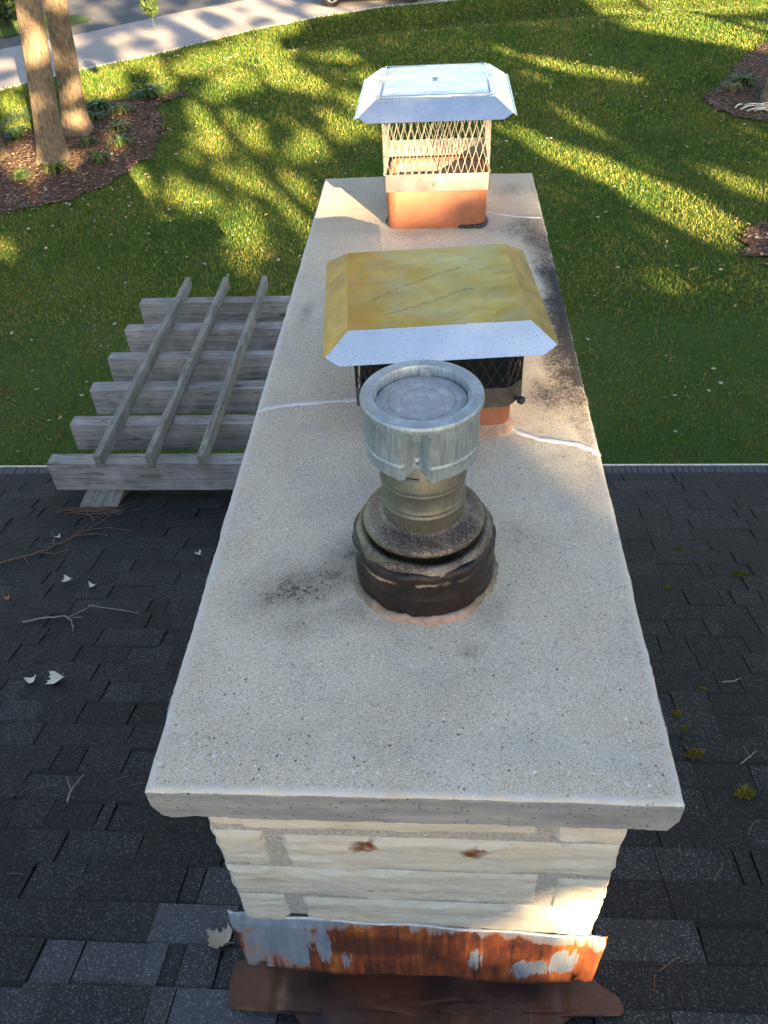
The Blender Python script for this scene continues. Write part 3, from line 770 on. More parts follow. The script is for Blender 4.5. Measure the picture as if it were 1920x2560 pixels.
for zi, (dz, o_) in enumerate(lev):
    cur = []
    for k, vi in enumerate(loop):
        x, y, _ = V[vi]
        cx = 0 if abs(x) < 0.39 else math.copysign(1, x); cy = -1 if y < 0.02 else (1 if y > L-.02 else 0)
        jn = 0.0022*fbm(x*25+zi*3, y*25, dz*60)
        # knocked-off lower corners at the near end
        cut = 0.0
        if zi >= 2 and y < 0.05 and abs(x) > 0.36: cut = 0.012*(abs(x)-.36)/.045
        V.append((x+cx*(o_+jn)-math.copysign(cut, x), y+cy*(o_+jn), dz+0.002*fbm(x*20, y*20, 9)+(0.010*(cut/0.012) if zi == 3 else 0)))
        for kk in A: A[kk].append(0.0)
        cur.append(len(V)-1)
    n = len(loop)
    F += [(prev[k], cur[k], cur[(k+1) % n], prev[(k+1) % n]) for k in range(n)]
    prev = cur
F.append(tuple(prev))
me = bpy.data.meshes.new('concrete_crown'); me.from_pydata([tuple(Vector(v)-CO) for v in V], [], F)
for kk in A:
    at = me.attributes.new(kk, 'FLOAT', 'POINT'); at.data.foreach_set('value', np.array(A[kk], np.float32))
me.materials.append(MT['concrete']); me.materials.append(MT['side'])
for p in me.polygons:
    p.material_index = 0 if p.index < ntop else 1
    p.use_smooth = p.index < ntop
bm = bmesh.new(); bm.from_mesh(me); bmesh.ops.recalc_face_normals(bm, faces=bm.faces); bm.to_mesh(me); bm.free()
link('concrete_crown', me, None, chim)

# limestone masonry
mb = MB(); mort = MB()
SX, SY0, SY1 = 0.377, 0.082, 2.515
def stone(u0, u1, z0, z1, face, seed):
    """one split-face stone; face 'f' front, 'l'/'r' sides, 'b' back; u runs along the wall"""
    nu_, nz_ = max(4, int((u1-u0)/0.008)), max(5, int((z1-z0)/0.006))
    vs = []; fs = []
    tilt = math.sin(seed*12.7)*0.006
    hsh = lambda a, b: (math.sin(a*127.1+b*311.7+seed*17.3)*43758.5453) % 1.0
    for j in range(nz_+1):
        for i in range(nu_+1):
            u = u0+(u1-u0)*i/nu_; z = z0+(z1-z0)*j/nz_
            e = min(u-u0, u1-u, z-z0, z1-z)
            zq = z + 0.020*fbm(u*5, z*5, seed+1, 3) + 0.05*(u-u0)*math.sin(seed*3.1)
            lay = math.floor(zq/0.030); uq = u + 0.10*fbm(u*3, z*14, seed+6, 3); seg = math.floor(uq/0.14+hsh(lay, 3)*5)
            o = 0.0058*(hsh(lay, seg)-.4) + 0.003*fbm(u*4+seed, z*10, seed, 3)+0.0022*fbm(u*26, z*60, seed+4, 4)+tilt*(j/nz_-.5)
            o += 0.006*float(smooth(e/0.014)) - (0.008 if e < 1e-6 else 0)
            wob = 0.0022*fbm(u*9, z*9, seed+8, 2)
            zz = z + (wob if 0 < j < nz_ else wob*0.8)
            p = {'f': (u, SY0-o, zz), 'b': (u, SY1+o, zz), 'l': (-SX-o, u, zz), 'r': (SX+o, u, zz)}[face]
            vs.append(p)
    W = nu_+1
    fs = [(j*W+i, j*W+i+1, (j+1)*W+i+1, (j+1)*W+i) for j in range(nz_) for i in range(nu_)]
    per = list(range(W)) + [j*W+nu_ for j in range(1, nz_+1)] + [nz_*W+i for i in range(nu_-1, -1, -1)] + [j*W for j in range(nz_-1, 0, -1)]
    b = len(vs)
    for vi in per:
        x, y, z = vs[vi]
        dx, dy = {'f': (0, .05), 'b': (0, -.05), 'l': (.05, 0), 'r': (-.05, 0)}[face]
        vs.append((x+dx, y+dy, z))
    n = len(per)
    fs += [(per[k], per[(k+1) % n], b+(k+1) % n, b+k) for k in range(n)]
    mb.add(vs, fs)
courses = [(-0.100, -0.279, [0.237]), (-0.303, -0.4395, [-0.262]), (-0.4445, -0.578, [0.256]), (-0.583, -0.730, [-0.256]), (-0.735, -0.86, [0.05]), (-0.872, -1.0, [-0.1])]
sd = 1.0
for ci, (zt, zb_, joints) in enumerate(courses):
    cuts = [-SX] + joints + [SX]
    for k in range(len(cuts)-1):
        a0 = cuts[k] + (0.0 if k == 0 else 0.014); a1 = cuts[k+1] - (0.0 if k == len(cuts)-2 else 0.014)
        tl = -0.010*(0.5*(a0+a1))/SX
        stone(a0, a1, zb_+tl, zt+tl*(ci > 0), 'f', sd); sd += 1.37
zc = [-0.100, -0.279]
cz = [(c[0], c[1]) for c in courses] + [(-1.012, -1.15), (-1.162, -1.3), (-1.312, -1.45), (-1.46, -1.6), (-1.61, -1.75)]
rs = random.Random(5)
for face in 'lr':
    for (zt, zb_) in cz:
        y = SY0+0.004
        while y < SY1-0.05:
            w = rs.uniform(0.22, 0.55); y2 = min(y+w, SY1)
            if SY1-y2 < 0.15: y2 = SY1
            stone(y, y2-0.012, zb_, zt, face, sd); sd += 1.37
            y = y2
for (zt, zb_) in cz:
    stone(-SX, 0.02, zb_, zt, 'b', sd); stone(0.045, SX, zb_, zt, 'b', sd+.6); sd += 1.37
cbuild(mb, 'limestone_wall', MT['stone'], auto=40)
mort.box((-SX+.004, SY0+.0005, -1.9), (SX-.004, SY1-.0005, -TH+.004))
# rough mortar face
for ci, (zt, zb_, joints) in enumerate(courses):
    pass
cbuild(mort, 'mortar', MT['mortar'])

# flashing on the uphill face and the brown cricket sheet
mb = MB(); nxs, nzs = 60, 16
for layer in (0, 1):
    for j in range(nzs+1):
        for i in range(nxs+1):
            t = i/nxs; s = j/nzs
            x = -0.405+0.81*t
            top = -0.668-0.060*t+0.002*fbm(x*8, 1)+ (0.030*(1-t/0.04) if t < 0.04 else 0) + (0.02*(t-0.96)/0.04 if t > 0.96 else 0)
            bot = np.interp(t, [0, .1, .25, .5, .8, .95, 1], [-.852, -.895, -.930, -.950, -.945, -.905, -.865])
            z = bot+(top-bot)*s
            y = 0.044+0.026*s+0.004*fbm(x*5, z*4, 2)+(-0.010 if t < 0.03 or t > 0.97 else 0)*(1-s*.3)
            if s > 0.93: y += 0.006
            mb.v.append((x*(0.955+0.045*s) if abs(x) > .36 else x, y+0.003*layer, z))
Wf = nxs+1; Nf = Wf*(nzs+1)
for j in range(nzs):
    for i in range(nxs):
        a = j*Wf+i
        mb.f.append((a, a+1, a+Wf+1, a+Wf)); mb.f.append((Nf+a, Nf+a+Wf, Nf+a+Wf+1, Nf+a+1))
for i in range(nxs):
    mb.f.append((i+1, i, Nf+i, Nf+i+1)); a = nzs*Wf+i; mb.f.append((a, a+1, Nf+a+1, Nf+a))
for j in range(nzs):
    a = j*Wf; mb.f.append((a, a+Wf, Nf+a+Wf, Nf+a)); a += nxs; mb.f.append((a+Wf, a, Nf+a, Nf+a+Wf))
mb.t = [0.5]*len(mb.f)
fl = cbuild(mb, 'rusty_flashing', MT['rust'], smooth=True)
# bead of sealant along the top lip
mb = MB()
pts = [(-0.37+0.765*t, 0.072-0.002*math.sin(t*23), -0.668-0.060*(0.03+0.95*t)+0.005+0.002*fbm(t*12, 4)) for t in np.linspace(0.11, 1, 70)]
mb.tube(pts, [0.0022+0.0022*abs(fbm(i*.7, 9)) for i in range(70)], 6)
cbuild(mb, 'sealant_bead', MT['caulk'], smooth=True)
poly = [(-0.449, 0.085), (-0.452, 0.03), (-0.440, -0.020), (-0.422, -0.032), (-0.295, -0.026), (-0.255, -0.067), (-0.14, -0.22), (0.0, -0.40), (0.14, -0.23), (0.28, -0.07), (0.325, -0.03), (0.362, -0.004), (0.45, -0.012), (0.470, 0.005), (0.464, 0.035), (0.425, 0.062), (0.405, 0.085)]
def crick_z(x, y):
    c = max(0.0, 1-abs(x)/(0.365+0.25*min(0, y)))
    return RZ(y)+0.018+0.060*min(1.0, c*1.25)*float(smooth((y+0.40)/0.42))-0.006*max(0.0, 1-abs(abs(x)-.33)/.02) + 0.003*fbm(x*6, y*6, 3)
nseg = 90
ys_ = np.linspace(-0.40, 0.085, 60)
def span(y):
    xs_ = []
    for i in range(len(poly)):
        (x0, y0), (x1, y1) = poly[i], poly[(i+1) % len(poly)]
        if (y0 > y) != (y1 > y): xs_.append(x0+(x1-x0)*(y-y0)/(y1-y0))
    return (min(xs_), max(xs_)) if len(xs_) > 1 else (-.002, .002)
mb = MB()
for lay in (0, 1):
    for y in ys_:
        a_, b_ = span(min(y, .0849))
        for i in range(nseg+1):
            x = a_+(b_-a_)*i/nseg
            mb.v.append((x, y, crick_z(x, y)-0.003*lay))
W_ = nseg+1; N_ = W_*len(ys_)
for j in range(len(ys_)-1):
    for i in range(nseg):
        a_ = j*W_+i; mb.f += [(a_, a_+1, a_+W_+1, a_+W_), (N_+a_, N_+a_+W_, N_+a_+W_+1, N_+a_+1)]
    for e, i in ((0, 0), (1, nseg)):
        a_ = j*W_+i; q_ = (a_, a_+W_, N_+a_+W_, N_+a_); mb.f.append(q_ if e == 0 else q_[::-1])
mb.t = [.5]*len(mb.f)
cbuild(mb, 'cricket_flashing', MT['brown'], auto=50)

# sealed cracks across the crown
def ribbon(pts, w, mat, name, h=0.0026):
    mb = MB(); n = len(pts)
    P = []
    for t in np.linspace(0, n-1, 14*n):
        P.append((np.interp(t, range(n), [p[0] for p in pts]), np.interp(t, range(n), [p[1] for p in pts])))
    rows_ = []
    for i, p in enumerate(P):
        a = P[max(i-3, 0)]; b = P[min(i+3, len(P)-1)]; l = math.hypot(b[0]-a[0], b[1]-a[1]); nx_, ny_ = -(b[1]-a[1])/l, (b[0]-a[0])/l
        ww = w*(0.85+0.5*fbm(p[0]*20, p[1]*20, 1, 2)); e0 = 0.15*w*fbm(p[0]*45, p[1]*45, 7, 3); e1 = 0.15*w*fbm(p[0]*45, p[1]*45, 17, 3)
        zc_ = -0.004*(abs(p[0])/0.405)**2 - 0.0075*math.exp(-max(0, 0.405-abs(p[0]))/.006)
        rows_.append([(p[0]+nx_*(ww*s+ (e0 if s < 0 else e1)), p[1]+ny_*(ww*s+(e0 if s < 0 else e1)), zc_+z) for s, z in ((-.5, -.002), (-.42, h*.7), (-.15, h), (.15, h*.9), (.42, h*.7), (.5, -.002))])
    vs = [v for r in rows_ for v in r]
    fs = [(i*6+k, i*6+k+1, (i+1)*6+k+1, (i+1)*6+k) for i in range(len(rows_)-1) for k in range(5)]
    mb.add(vs, fs)
    return cbuild(mb, name, mat, fix=True, smooth=True)
ribbon([(-0.403, 1.002), (-0.38, 1.02), (-0.31, 1.035), (-0.20, 1.045), (-0.12, 1.05)], 0.017, MT['caulk'], 'crack_sealant')
ribbon([(0.195, 0.955), (0.225, 0.915), (0.277, 0.885), (0.357, 0.868), (0.39, 0.845), (0.402, 0.825)], 0.017, MT['caulk'], 'crack_sealant')
ribbon([(0.20, 2.215), (0.24, 2.195), (0.312, 2.167), (0.36, 2.158), (0.405, 2.155)], 0.009, MT['caulk'], 'crack_sealant')

# clay flues (rounded square tubes) standing in the crown
def rrect(h, r, n=8, cx=0, cy=0, rot=0.0, k=1.0):
    out = []
    for q_, (sx, sy) in enumerate(((1, 1), (-1, 1), (-1, -1), (1, -1))):
        for i in range(n+1):
            a = math.pi/2*(q_ + i/n)
            x, y = sx*(h-r)+r*math.cos(a), sy*(h-r)+r*math.sin(a)
            out.append((cx+x*math.cos(rot)-y*math.sin(rot), cy+x*math.sin(rot)+y*math.cos(rot)))
    return out
def loft(mb, rings, cap=False):
    n = len(rings[0][0]); b = 0
    vs = [(x, y, z) for R, z in rings for x, y in R]
    fs = [(i*n+k, i*n+(k+1) % n, (i+1)*n+(k+1) % n, (i+1)*n+k) for i in range(len(rings)-1) for k in range(n)]
    if cap: fs.append(tuple((len(rings)-1)*n+k for k in range(n)))
    mb.add(vs, fs)
FX, FY, FH = 0.0355, 2.2475, 0.168
MX, MY, MH, MR = 0.034, 1.062, 0.166, rad(4.2)
for (fx, fy, fh, rot, top) in ((FX, FY, FH, 0.0, 0.125), (MX, MY, MH, MR, 0.092)):
    mb = MB()
    loft(mb, [(rrect(fh, .035, 8, fx, fy, rot), -0.01), (rrect(fh, .035, 8, fx, fy, rot), top-.006), (rrect(fh-.005, .032, 8, fx, fy, rot), top), (rrect(fh-.022, .022, 8, fx, fy, rot), top), (rrect(fh-.026, .02, 8, fx, fy, rot), top-.006)])
    fl_ = cbuild(mb, 'clay_flue', MT['clay'], fix=False, auto=40)
    mb = MB()
    loft(mb, [(rrect(fh-.0262, .02, 8, fx, fy, rot), top-.007), (rrect(fh-.0262, .02, 8, fx, fy, rot), 0.004)], True)
    mb.v = [tuple(Vector(v) - CO) for v in mb.v]
    mb.build('flue_lining', MT['tanmesh'] if fy > 2 else MT['soot'], fl_)
# tar patch and mortar at the foot of the flues
mb = MB()
pts = [(0.11+0.008*k, FY-FH-.004-.003*abs(math.sin(k*1.7)), 0.004+.003*abs(math.sin(k*2.3))) for k in range(9)] + [(0.190, FY-FH-.002, .006), (0.204, FY-FH+.012, .008), (0.209, FY-FH+.04, .01), (0.208, FY-FH+.08, .006)]
mb.tube(pts, [0.002, .005, .004, .006, .004, .005, .007, .005, .007, .008, .006, .005, .002], 7)
cbuild(mb, 'tar_patch', MT['bluetar'], fix=True, smooth=True); mb = MB()
pts = [(-.132, FY-FH+.02, .012), (-.138, FY-FH+.05, .01), (-.137, FY-FH+.1, .008)]
mb.tube(pts, [.003, .005, .002], 7)
cbuild(mb, 'tar_patch', MT['bluetar'], fix=True, smooth=True)
mb = MB()
loft(mb, [(rrect(MH+.012, .045, 8, MX, MY, MR), -0.004), (rrect(MH+.008, .042, 8, MX, MY, MR), 0.010), (rrect(MH+.001, .036, 8, MX, MY, MR), 0.024), (rrect(MH-.004, .036, 8, MX, MY, MR), 0.026)])
cbuild(mb, 'flue_mortar', MT['pinkmortar'], auto=60)

# ------------------------------------------------------------------ chimney caps
def lid_mesh(hx, hy, zt, out, dn, step=0.0, tip=0.05, so=0.056, sdn=0.042, bt=0.022):
    """flat top with four folded-down flanges, mitred corners; thin solid sheet"""
    bm = bmesh.new()
    def face(pts): 
        return bm.faces.new([bm.verts.new(p) for p in pts])
    n = 14
    # top, slightly dished grid
    gx, gy = n, n
    g = [[bm.verts.new((-hx+2*hx*i/gx, -hy+2*hy*j/gy, zt + step*float(smooth(min(min(i, gx-i)/1.5, min(j, gy-j)/1.5))) + 0.0016*fbm(i*.35, j*.35, zt*9))) for i in range(gx+1)] for j in range(gy+1)]
    for j in range(gy):
        for i in range(gx): bm.faces.new((g[j][i], g[j][i+1], g[j+1][i+1], g[j+1][i]))
    def flange(P, d_out, t_dir, h, out, dn):
        # P: (t, d) outline in flange coordinates
        vs = []
        for t, d in P:
            c = Vector(d_out[:2]+(0,))
            vs.append(bm.verts.new((t_dir[0]*t + d_out[0]*(h+out*d), t_dir[1]*t + d_out[1]*(h+out*d), zt-0.0006-dn*d)))
        bm.faces.new(vs)
    # both flanges meet at the same mitre tip
    ty = out*.74; d_s = tip/so; sdn = dn*.74/d_s
    fr = lambda w: [(-w, 0), (w, 0), (w+tip, .74), (w+bt, 1.0), (-w-bt, 1.0), (-w-tip, .74)]
    sd_ = lambda w: [(-w, 0), (w, 0), (w+ty, d_s), (w+ty*.85, 1.0), (-w-ty*.85, 1.0), (-w-ty, d_s)]
    flange(fr(hx), (0, -1), (1, 0), hy, out, dn); flange(fr(hx), (0, 1), (-1, 0), hy, out, dn)
    flange(sd_(hy), (1, 0), (0, 1), hx, so, sdn); flange(sd_(hy), (-1, 0), (0, -1), hx, so, sdn)
    bmesh.ops.recalc_face_normals(bm, faces=bm.faces)
    me = bpy.data.meshes.new('lid')
    for f in bm.faces:
        f.normal_update()
        if f.normal.z < 0: f.normal_flip()
    bmesh.ops.solidify(bm, geom=bm.faces, thickness=0.0016)
    bm.to_mesh(me); bm.free()
    return me

def mesh_wall(mb, p0, p1, z0, z1, ncol, nrow, r, dirs):
    """expanded metal: diamond lattice of bent strands between two posts"""
    p0, p1 = Vector((*p0, 0)), Vector((*p1, 0)); d = (p1-p0)/ncol
    hz = (z1-z0)/nrow
    for c in range(ncol+1):
        for s in (-1, 1):
            pts = []
            for k in range(2*nrow+1):
                base = p0 + d*c
                ph = 0.5 if (k % 2) else 0.0
                u = c + s*ph
                u = min(max(u, 0), ncol)
                q_ = p0 + d*u
                pts.append((q_.x, q_.y, z0 + hz*k/2))
            # soften the bends: widen the knuckles
            fine = []
            for k in range(len(pts)-1):
                a, b_ = Vector(pts[k]), Vector(pts[k+1])
                fine += [a.lerp(b_, t) for t in (0.06, 0.94)]
            if s == 1 or c in (0, ncol): mb.tube(fine, r, 4)
            else: mb.tube(fine, r*0.98, 4)

# far cap: bright stainless
far = tag(empty('rain_cap', (FX, FY, 0.12)), 'bright stainless steel chimney cap with open mesh on the far square terracotta flue', 'rain cap')
def sub(mb, o, name, mat, parent, org, rot=0.0, **k):
    M_ = Matrix.Rotation(-rot, 4, 'Z') @ Matrix.Translation(-Vector(org))
    mb.v = [tuple(M_ @ Vector(v)) for v in mb.v]
    return mb.build(name, mat, parent, **k)
ORG = (FX, FY, 0.12)
me = lid_mesh(0.183, 0.192, 0.300, 0.050, 0.050, 0.006, 0.052, 0.062, 0.050, 0.026)
lidf = link('lid', me, MT['steel'], far); lidf.location = (-.004, -.020, 0)
mb = MB()   # folded seams framing the raised panel, and the centre rivet
for a_, b_ in (((-.166, -.176), (.166, -.176)), ((.166, -.176), (.166, .178)), ((.166, .178), (-.166, .178)), ((-.166, .178), (-.166, -.176))):
    mb.tube([(a_[0], a_[1], .3035), ((a_[0]+b_[0])/2, (a_[1]+b_[1])/2, .3035), (b_[0], b_[1], .3035)], .0042, 8)
mb.build('seam', MT['steel'], lidf, True)
mb = MB(); mb.add([(-.014, 0, .3085), (0, -.009, .3085), (.014, 0, .3085), (0, .009, .3085), (-.010, 0, .3105), (0, -.006, .3105), (.010, 0, .3105), (0, .006, .3105)], [(4,5,6,7), (0,1,5,4), (1,2,6,5), (2,3,7,6), (3,0,4,7)])
mb.build('rivet', MT['bolt'], lidf)
# side lips: the hemmed end plates seen left and right
for s in (-1, 1):
    mb = MB(); mb.tube([(s*.2452, -.225, .2563), (s*.2452, 0, .2563), (s*.2452, .225, .2563)], .003, 6)
    mb.build('hem', MT['steel'], lidf)
mb = MB(); H = 0.1715
cs = [(-H, -H), (H, -H), (H, H), (-H, H)]
for k in range(4): mesh_wall(mb, cs[k], cs[(k+1) % 4], 0.062, 0.288, 15, 3, 0.00135, None)
mb.build('mesh_cage', MT['tanmesh'], far)
mb = MB()
loft(mb, [(rrect(.1755, .010, 4), 0.008), (rrect(.1755, .010, 4), 0.064), (rrect(.1735, .009, 4), 0.064), (rrect(.1735, .009, 4), 0.008), (rrect(.1755, .010, 4), 0.008)])
band = mb.build('collar_band', MT['collar'], far, auto=40)
for s in (-1, 1):
    mb = MB(); fn = 16
    ring = lambda r, y: [(r*math.cos(2*math.pi*i/fn)-0.004, s*y, r*math.sin(2*math.pi*i/fn)+.034) for i in range(fn)]
    Rg = [ring(.013, .1757), ring(.013, .1772), ring(.0105, .1776), ring(.0062, .1778), ring(.0062, .1825), ring(.0045, .184)]
    vs = [v for r_ in Rg for v in r_]
    mb.add(vs, [(i*fn+k, i*fn+(k+1) % fn, (i+1)*fn+(k+1) % fn, (i+1)*fn+k) for i in range(5) for k in range(fn)] + [tuple(5*fn+k for k in range(fn))])
    mb.build('bolt', MT['bolt'], band, fix=True, auto=40)

# near cap: lid with painted golden reflection on a black cage
mid = tag(empty('rain_cap', (MX, MY, 0.08), MR), 'wide chimney cap with painted golden reflection and black mesh on the middle flue behind the round vent', 'rain cap')
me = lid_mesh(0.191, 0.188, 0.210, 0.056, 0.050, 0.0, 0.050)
me.materials.append(MT['goldreflect']); me.materials.append(MT['spot']); me.materials.append(MT['goldreflect_side'])
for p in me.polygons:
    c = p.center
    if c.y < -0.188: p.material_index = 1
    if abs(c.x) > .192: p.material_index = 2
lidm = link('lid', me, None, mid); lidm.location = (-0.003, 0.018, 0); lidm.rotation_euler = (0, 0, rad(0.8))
mb = MB(); h = 0.183; ch = 0.035
oc = lambda h, ch: [(-h+ch, -h), (h-ch, -h), (h, -h+ch), (h, h-ch), (h-ch, h), (-h+ch, h), (-h, h-ch), (-h, -h+ch)]
O = oc(h, ch)
for k in range(8):
    a_, b_ = O[k], O[(k+1) % 8]; l = math.hypot(a_[0]-b_[0], a_[1]-b_[1])
    mesh_wall(mb, a_, b_, 0.055, 0.190, max(2, round(l/.024)), 3, 0.0016, None)
for k in range(8):
    mb.tube([(*O[k], .05), (*O[k], .13), (*O[k], .190)], .0026, 5)
mb.build('mesh_cage', MT['black'], mid)
mb = MB()
loft(mb, [(oc(h+.003, ch), .008), (oc(h+.003, ch), .058), (oc(h+.001, ch-.001), .058), (oc(h+.001, ch-.001), .008), (oc(h+.003, ch), .008)])
mb.v = [(x, y, z + 0.0) for x, y, z in mb.v]
band = mb.build('collar_band', MT['darkband'], mid, fix=True)
mb = MB()
d = Vector((1, -1, 0)).normalized(); c0 = Vector((h-ch/2+.003, -h+ch/2-.003, .020))
mb.tube([c0-d*.004, c0+d*.012], .0045, 8); mb.tube([c0+d*.010, c0+d*.013, c0+d*.022, c0+d*.025], [.006, .0095, .0095, .006], 10)
mb.build('clamp_bolt', MT['dark'], band, fix=True, auto=40)
mb = MB(); loft(mb, [(rrect(.176, .03, 4), .05), (rrect(.176, .03, 4), .053)], True)
mb.build('cage_dark_sheet', MT['soot'], mid)  # black sheet added to darken the inside of the cage

# ------------------------------------------------------------------ round gas vent in the foreground
VX, VY = 0.018, 0.472
vent = tag(empty('vent_pipe', (VX, VY, 0.0)), 'round galvanised vent pipe with drum cap standing in a black tarred collar', 'vent pipe')
mb = MB()
def ringfn(r, z, a):
    w = 1+0.05*fbm(math.cos(a)*2, math.sin(a)*2, 3)+0.035*fbm(math.cos(a)*7, math.sin(a)*7, 3)
    if -2.1 < a-2*math.pi < -1.2: w += 0.055*math.exp(-((a-2*math.pi+1.42)/.16)**2) if r > .14 else 0
    return r*w, z*(1+.5*fbm(math.cos(a)*5, math.sin(a)*5, 8))
mb.lathe([(.1405, -.004), (.1395, .003), (.137, .009), (.133, .012), (.127, .011)], 120, fn=ringfn)
mb.build('mortar_ring', MT['pinkmortar'], vent, True)
mb = MB()
def tarfn(r, z, a):
    k = smooth((z-.05)/.05)
    dr = 0.0018*fbm(math.cos(a)*3, math.sin(a)*3, z*30, 4)*(1+2.5*k)
    dz = 0.004*fbm(math.cos(a)*2.2, math.sin(a)*2.2, 4, 4)*k
    return r+dr, z+dz
mb.lathe([(.131, -.004), (.1305, .02), (.130, .045), (.1315, .048), (.130, .051), (.130, .086), (.132, .097), (.1315, .105), (.128, .112), (.118, .115), (.112, .108)], 128, fn=tarfn)
mb.build('tarred_collar', MT['tar'], vent, True)
mb = MB()
def shfn(r, z, a): return r+0.003*fbm(math.cos(a)*2, math.sin(a)*2, 2), z+0.006*fbm(math.cos(a)*1.2, math.sin(a)*1.2, 4)
mb.lathe([(.127, .104), (.124, .117), (.118, .126), (.111, .127), (.106, .120), (.104, .110), (.104, .09), (.07, .088)], 96, fn=shfn)
mb.build('liner_rim', MT['heat'], vent, True)
mb = MB()
mb.lathe([(.0735, .166), (.0765, .163), (.081, .1605), (.089, .1585), (.098, .1555), (.1055, .151), (.1095, .146), (.1105, .142), (.1095, .1395), (.106, .140), (.09, .147), (.075, .15)], 96)
mb.build('storm_collar', MT['heat'], vent, True)
mb = MB()
def bead(z, r, w=.0035, d=.0022): return [(r, z-w), (r+d, z-w*.4), (r+d, z+w*.4), (r, z+w)]
mb.lathe([(.073, .14)] + bead(.196, .073) + bead(.206, .073, .003, .0015) + [(.073, .222)] + bead(.245, .073) + [(.0745, .250), (.0745, .256)] + [(.071, .262), (.071, .366)], 96, cap1=True)
pp = mb.build('flue_pipe', MT['galvpipe'], vent, True)
mb = MB()
for a0 in (-2.55, -1.5, -0.45):      # louvre tongues under the cap
    for k in range(2):
        aa = np.linspace(a0+0.06+k*.48, a0+0.44+k*.48, 10)
        mb.tube([(.0735*math.cos(t), .0735*math.sin(t), (.284)-.001*math.sin((t-aa[0])/(aa[-1]-aa[0])*math.pi)) for t in aa], .0024, 6)
mb.build('louvre_rim', MT['galvpipe'], pp, True)
mb = MB()
def capfn(r, z, a):
    dd = 0.0; lift = 0.0
    for c_ in (-1.66, -0.05, 1.52, 3.09):
        t = (a-c_+math.pi) % (2*math.pi)-math.pi
        kz = float(smooth((0.3712-z)/0.012))*(1-.25*float(smooth((.31-z)/.03)))
        dd += 0.027*math.exp(-(abs(t)/0.165)**3)*kz
        lift += 0.010*math.exp(-(t/0.18)**2)*float(smooth((0.31-z)/0.02))
        lift -= 0.004*math.exp(-((abs(t)-.28)/0.09)**2)*float(smooth((0.31-z)/0.02))
    return (r-dd if r > .093 else r), z+lift
prof = [(.0965, .279), (.0985, .279), (.0985, .286), (.0995, .296), (.1002, .299), (.1022, .302), (.1022, .306), (.1002, .309)] + [(.1005, z_) for z_ in np.linspace(.312, .3715, 22)] + [(.1025, .3725), (.1035, .375), (.1038, .379), (.1032, .383), (.1012, .3858), (.098, .3866), (.092, .3868), (.086, .3868), (.0815, .3862), (.0803, .384), (.0803, .36), (.0803, .345)]
mb.lathe(prof, 192, fn=capfn)
mb.lathe([(.0965, .281), (.0957, .300)]+[(.0957, z_) for z_ in np.linspace(.305, .343, 12)], 192, fn=lambda r, z, a: (capfn(r, z, a)[0]-.0012, capfn(r, z, a)[1]+.001))
cap = mb.build('drum_cap', MT['galv'], vent, auto=35)
cap.data.materials.append(MT['rimtop'])
for p in cap.data.polygons:
    if p.center.z > .3845 and p.normal.z > .5: p.material_index = 1
mb = MB()
mb.lathe([(.0772, .352), (.0772, .3628), (.0768, .3640), (.070, .3652), (.060, .3664), (.0585, .3664), (.0572, .3650), (.0560, .3664), (.0545, .3670), (.037, .3677), (.0358, .3669), (.0346, .3678), (.0140, .3684), (.0125, .3682), (.0112, .3666), (.0098, .3684), (.0001, .3688)], 96)
disc = mb.build('cap_disc', MT['galvtop'], vent, auto=50)
for o_ in (cap, disc): o_.location = (0, 0, .020 if o_ is cap else .0245); o_.scale = (.965, .965, 1)
mb = MB()
for c_ in (-1.66, -0.05, 1.52, 3.09):
    M_ = Matrix.Rotation(c_, 4, 'Z')
    mb = MB(); mb.box((.0762, -.0095, .3645), (.0800, .0095, .3830), M_); mb.box((.0725, -.0085, .3660), (.0762, .0085, .3672), M_)
    mb.build('bracket', MT['galvtop'], cap, bevel=.0006)
mb = MB()
for k in range(9):       # small stamped marks on the rim
    a_ = -1.05 + k*.095; M_ = Matrix.Rotation(a_, 4, 'Z')
    if k in (2, 5): continue
    mb.box((.0905, -.0016, .3866), (.0945+.001*(k % 2), -.0004, .3873), M_); mb.box((.0905, .0004, .3866), (.0915, .002, .3873), M_)
mb.build('stamped_marks', MT['galv'], cap)
mb = MB(); M_ = Matrix.Rotation(-1.66, 4, 'Z')
fn = 10; mb.add([tuple(M_ @ Vector((.0775+.0016, .0022*math.cos(2*math.pi*i/fn), .3005+.0022*math.sin(2*math.pi*i/fn)))) for i in range(fn)], [tuple(range(fn))])
mb.build('screw', MT['dark'], cap)

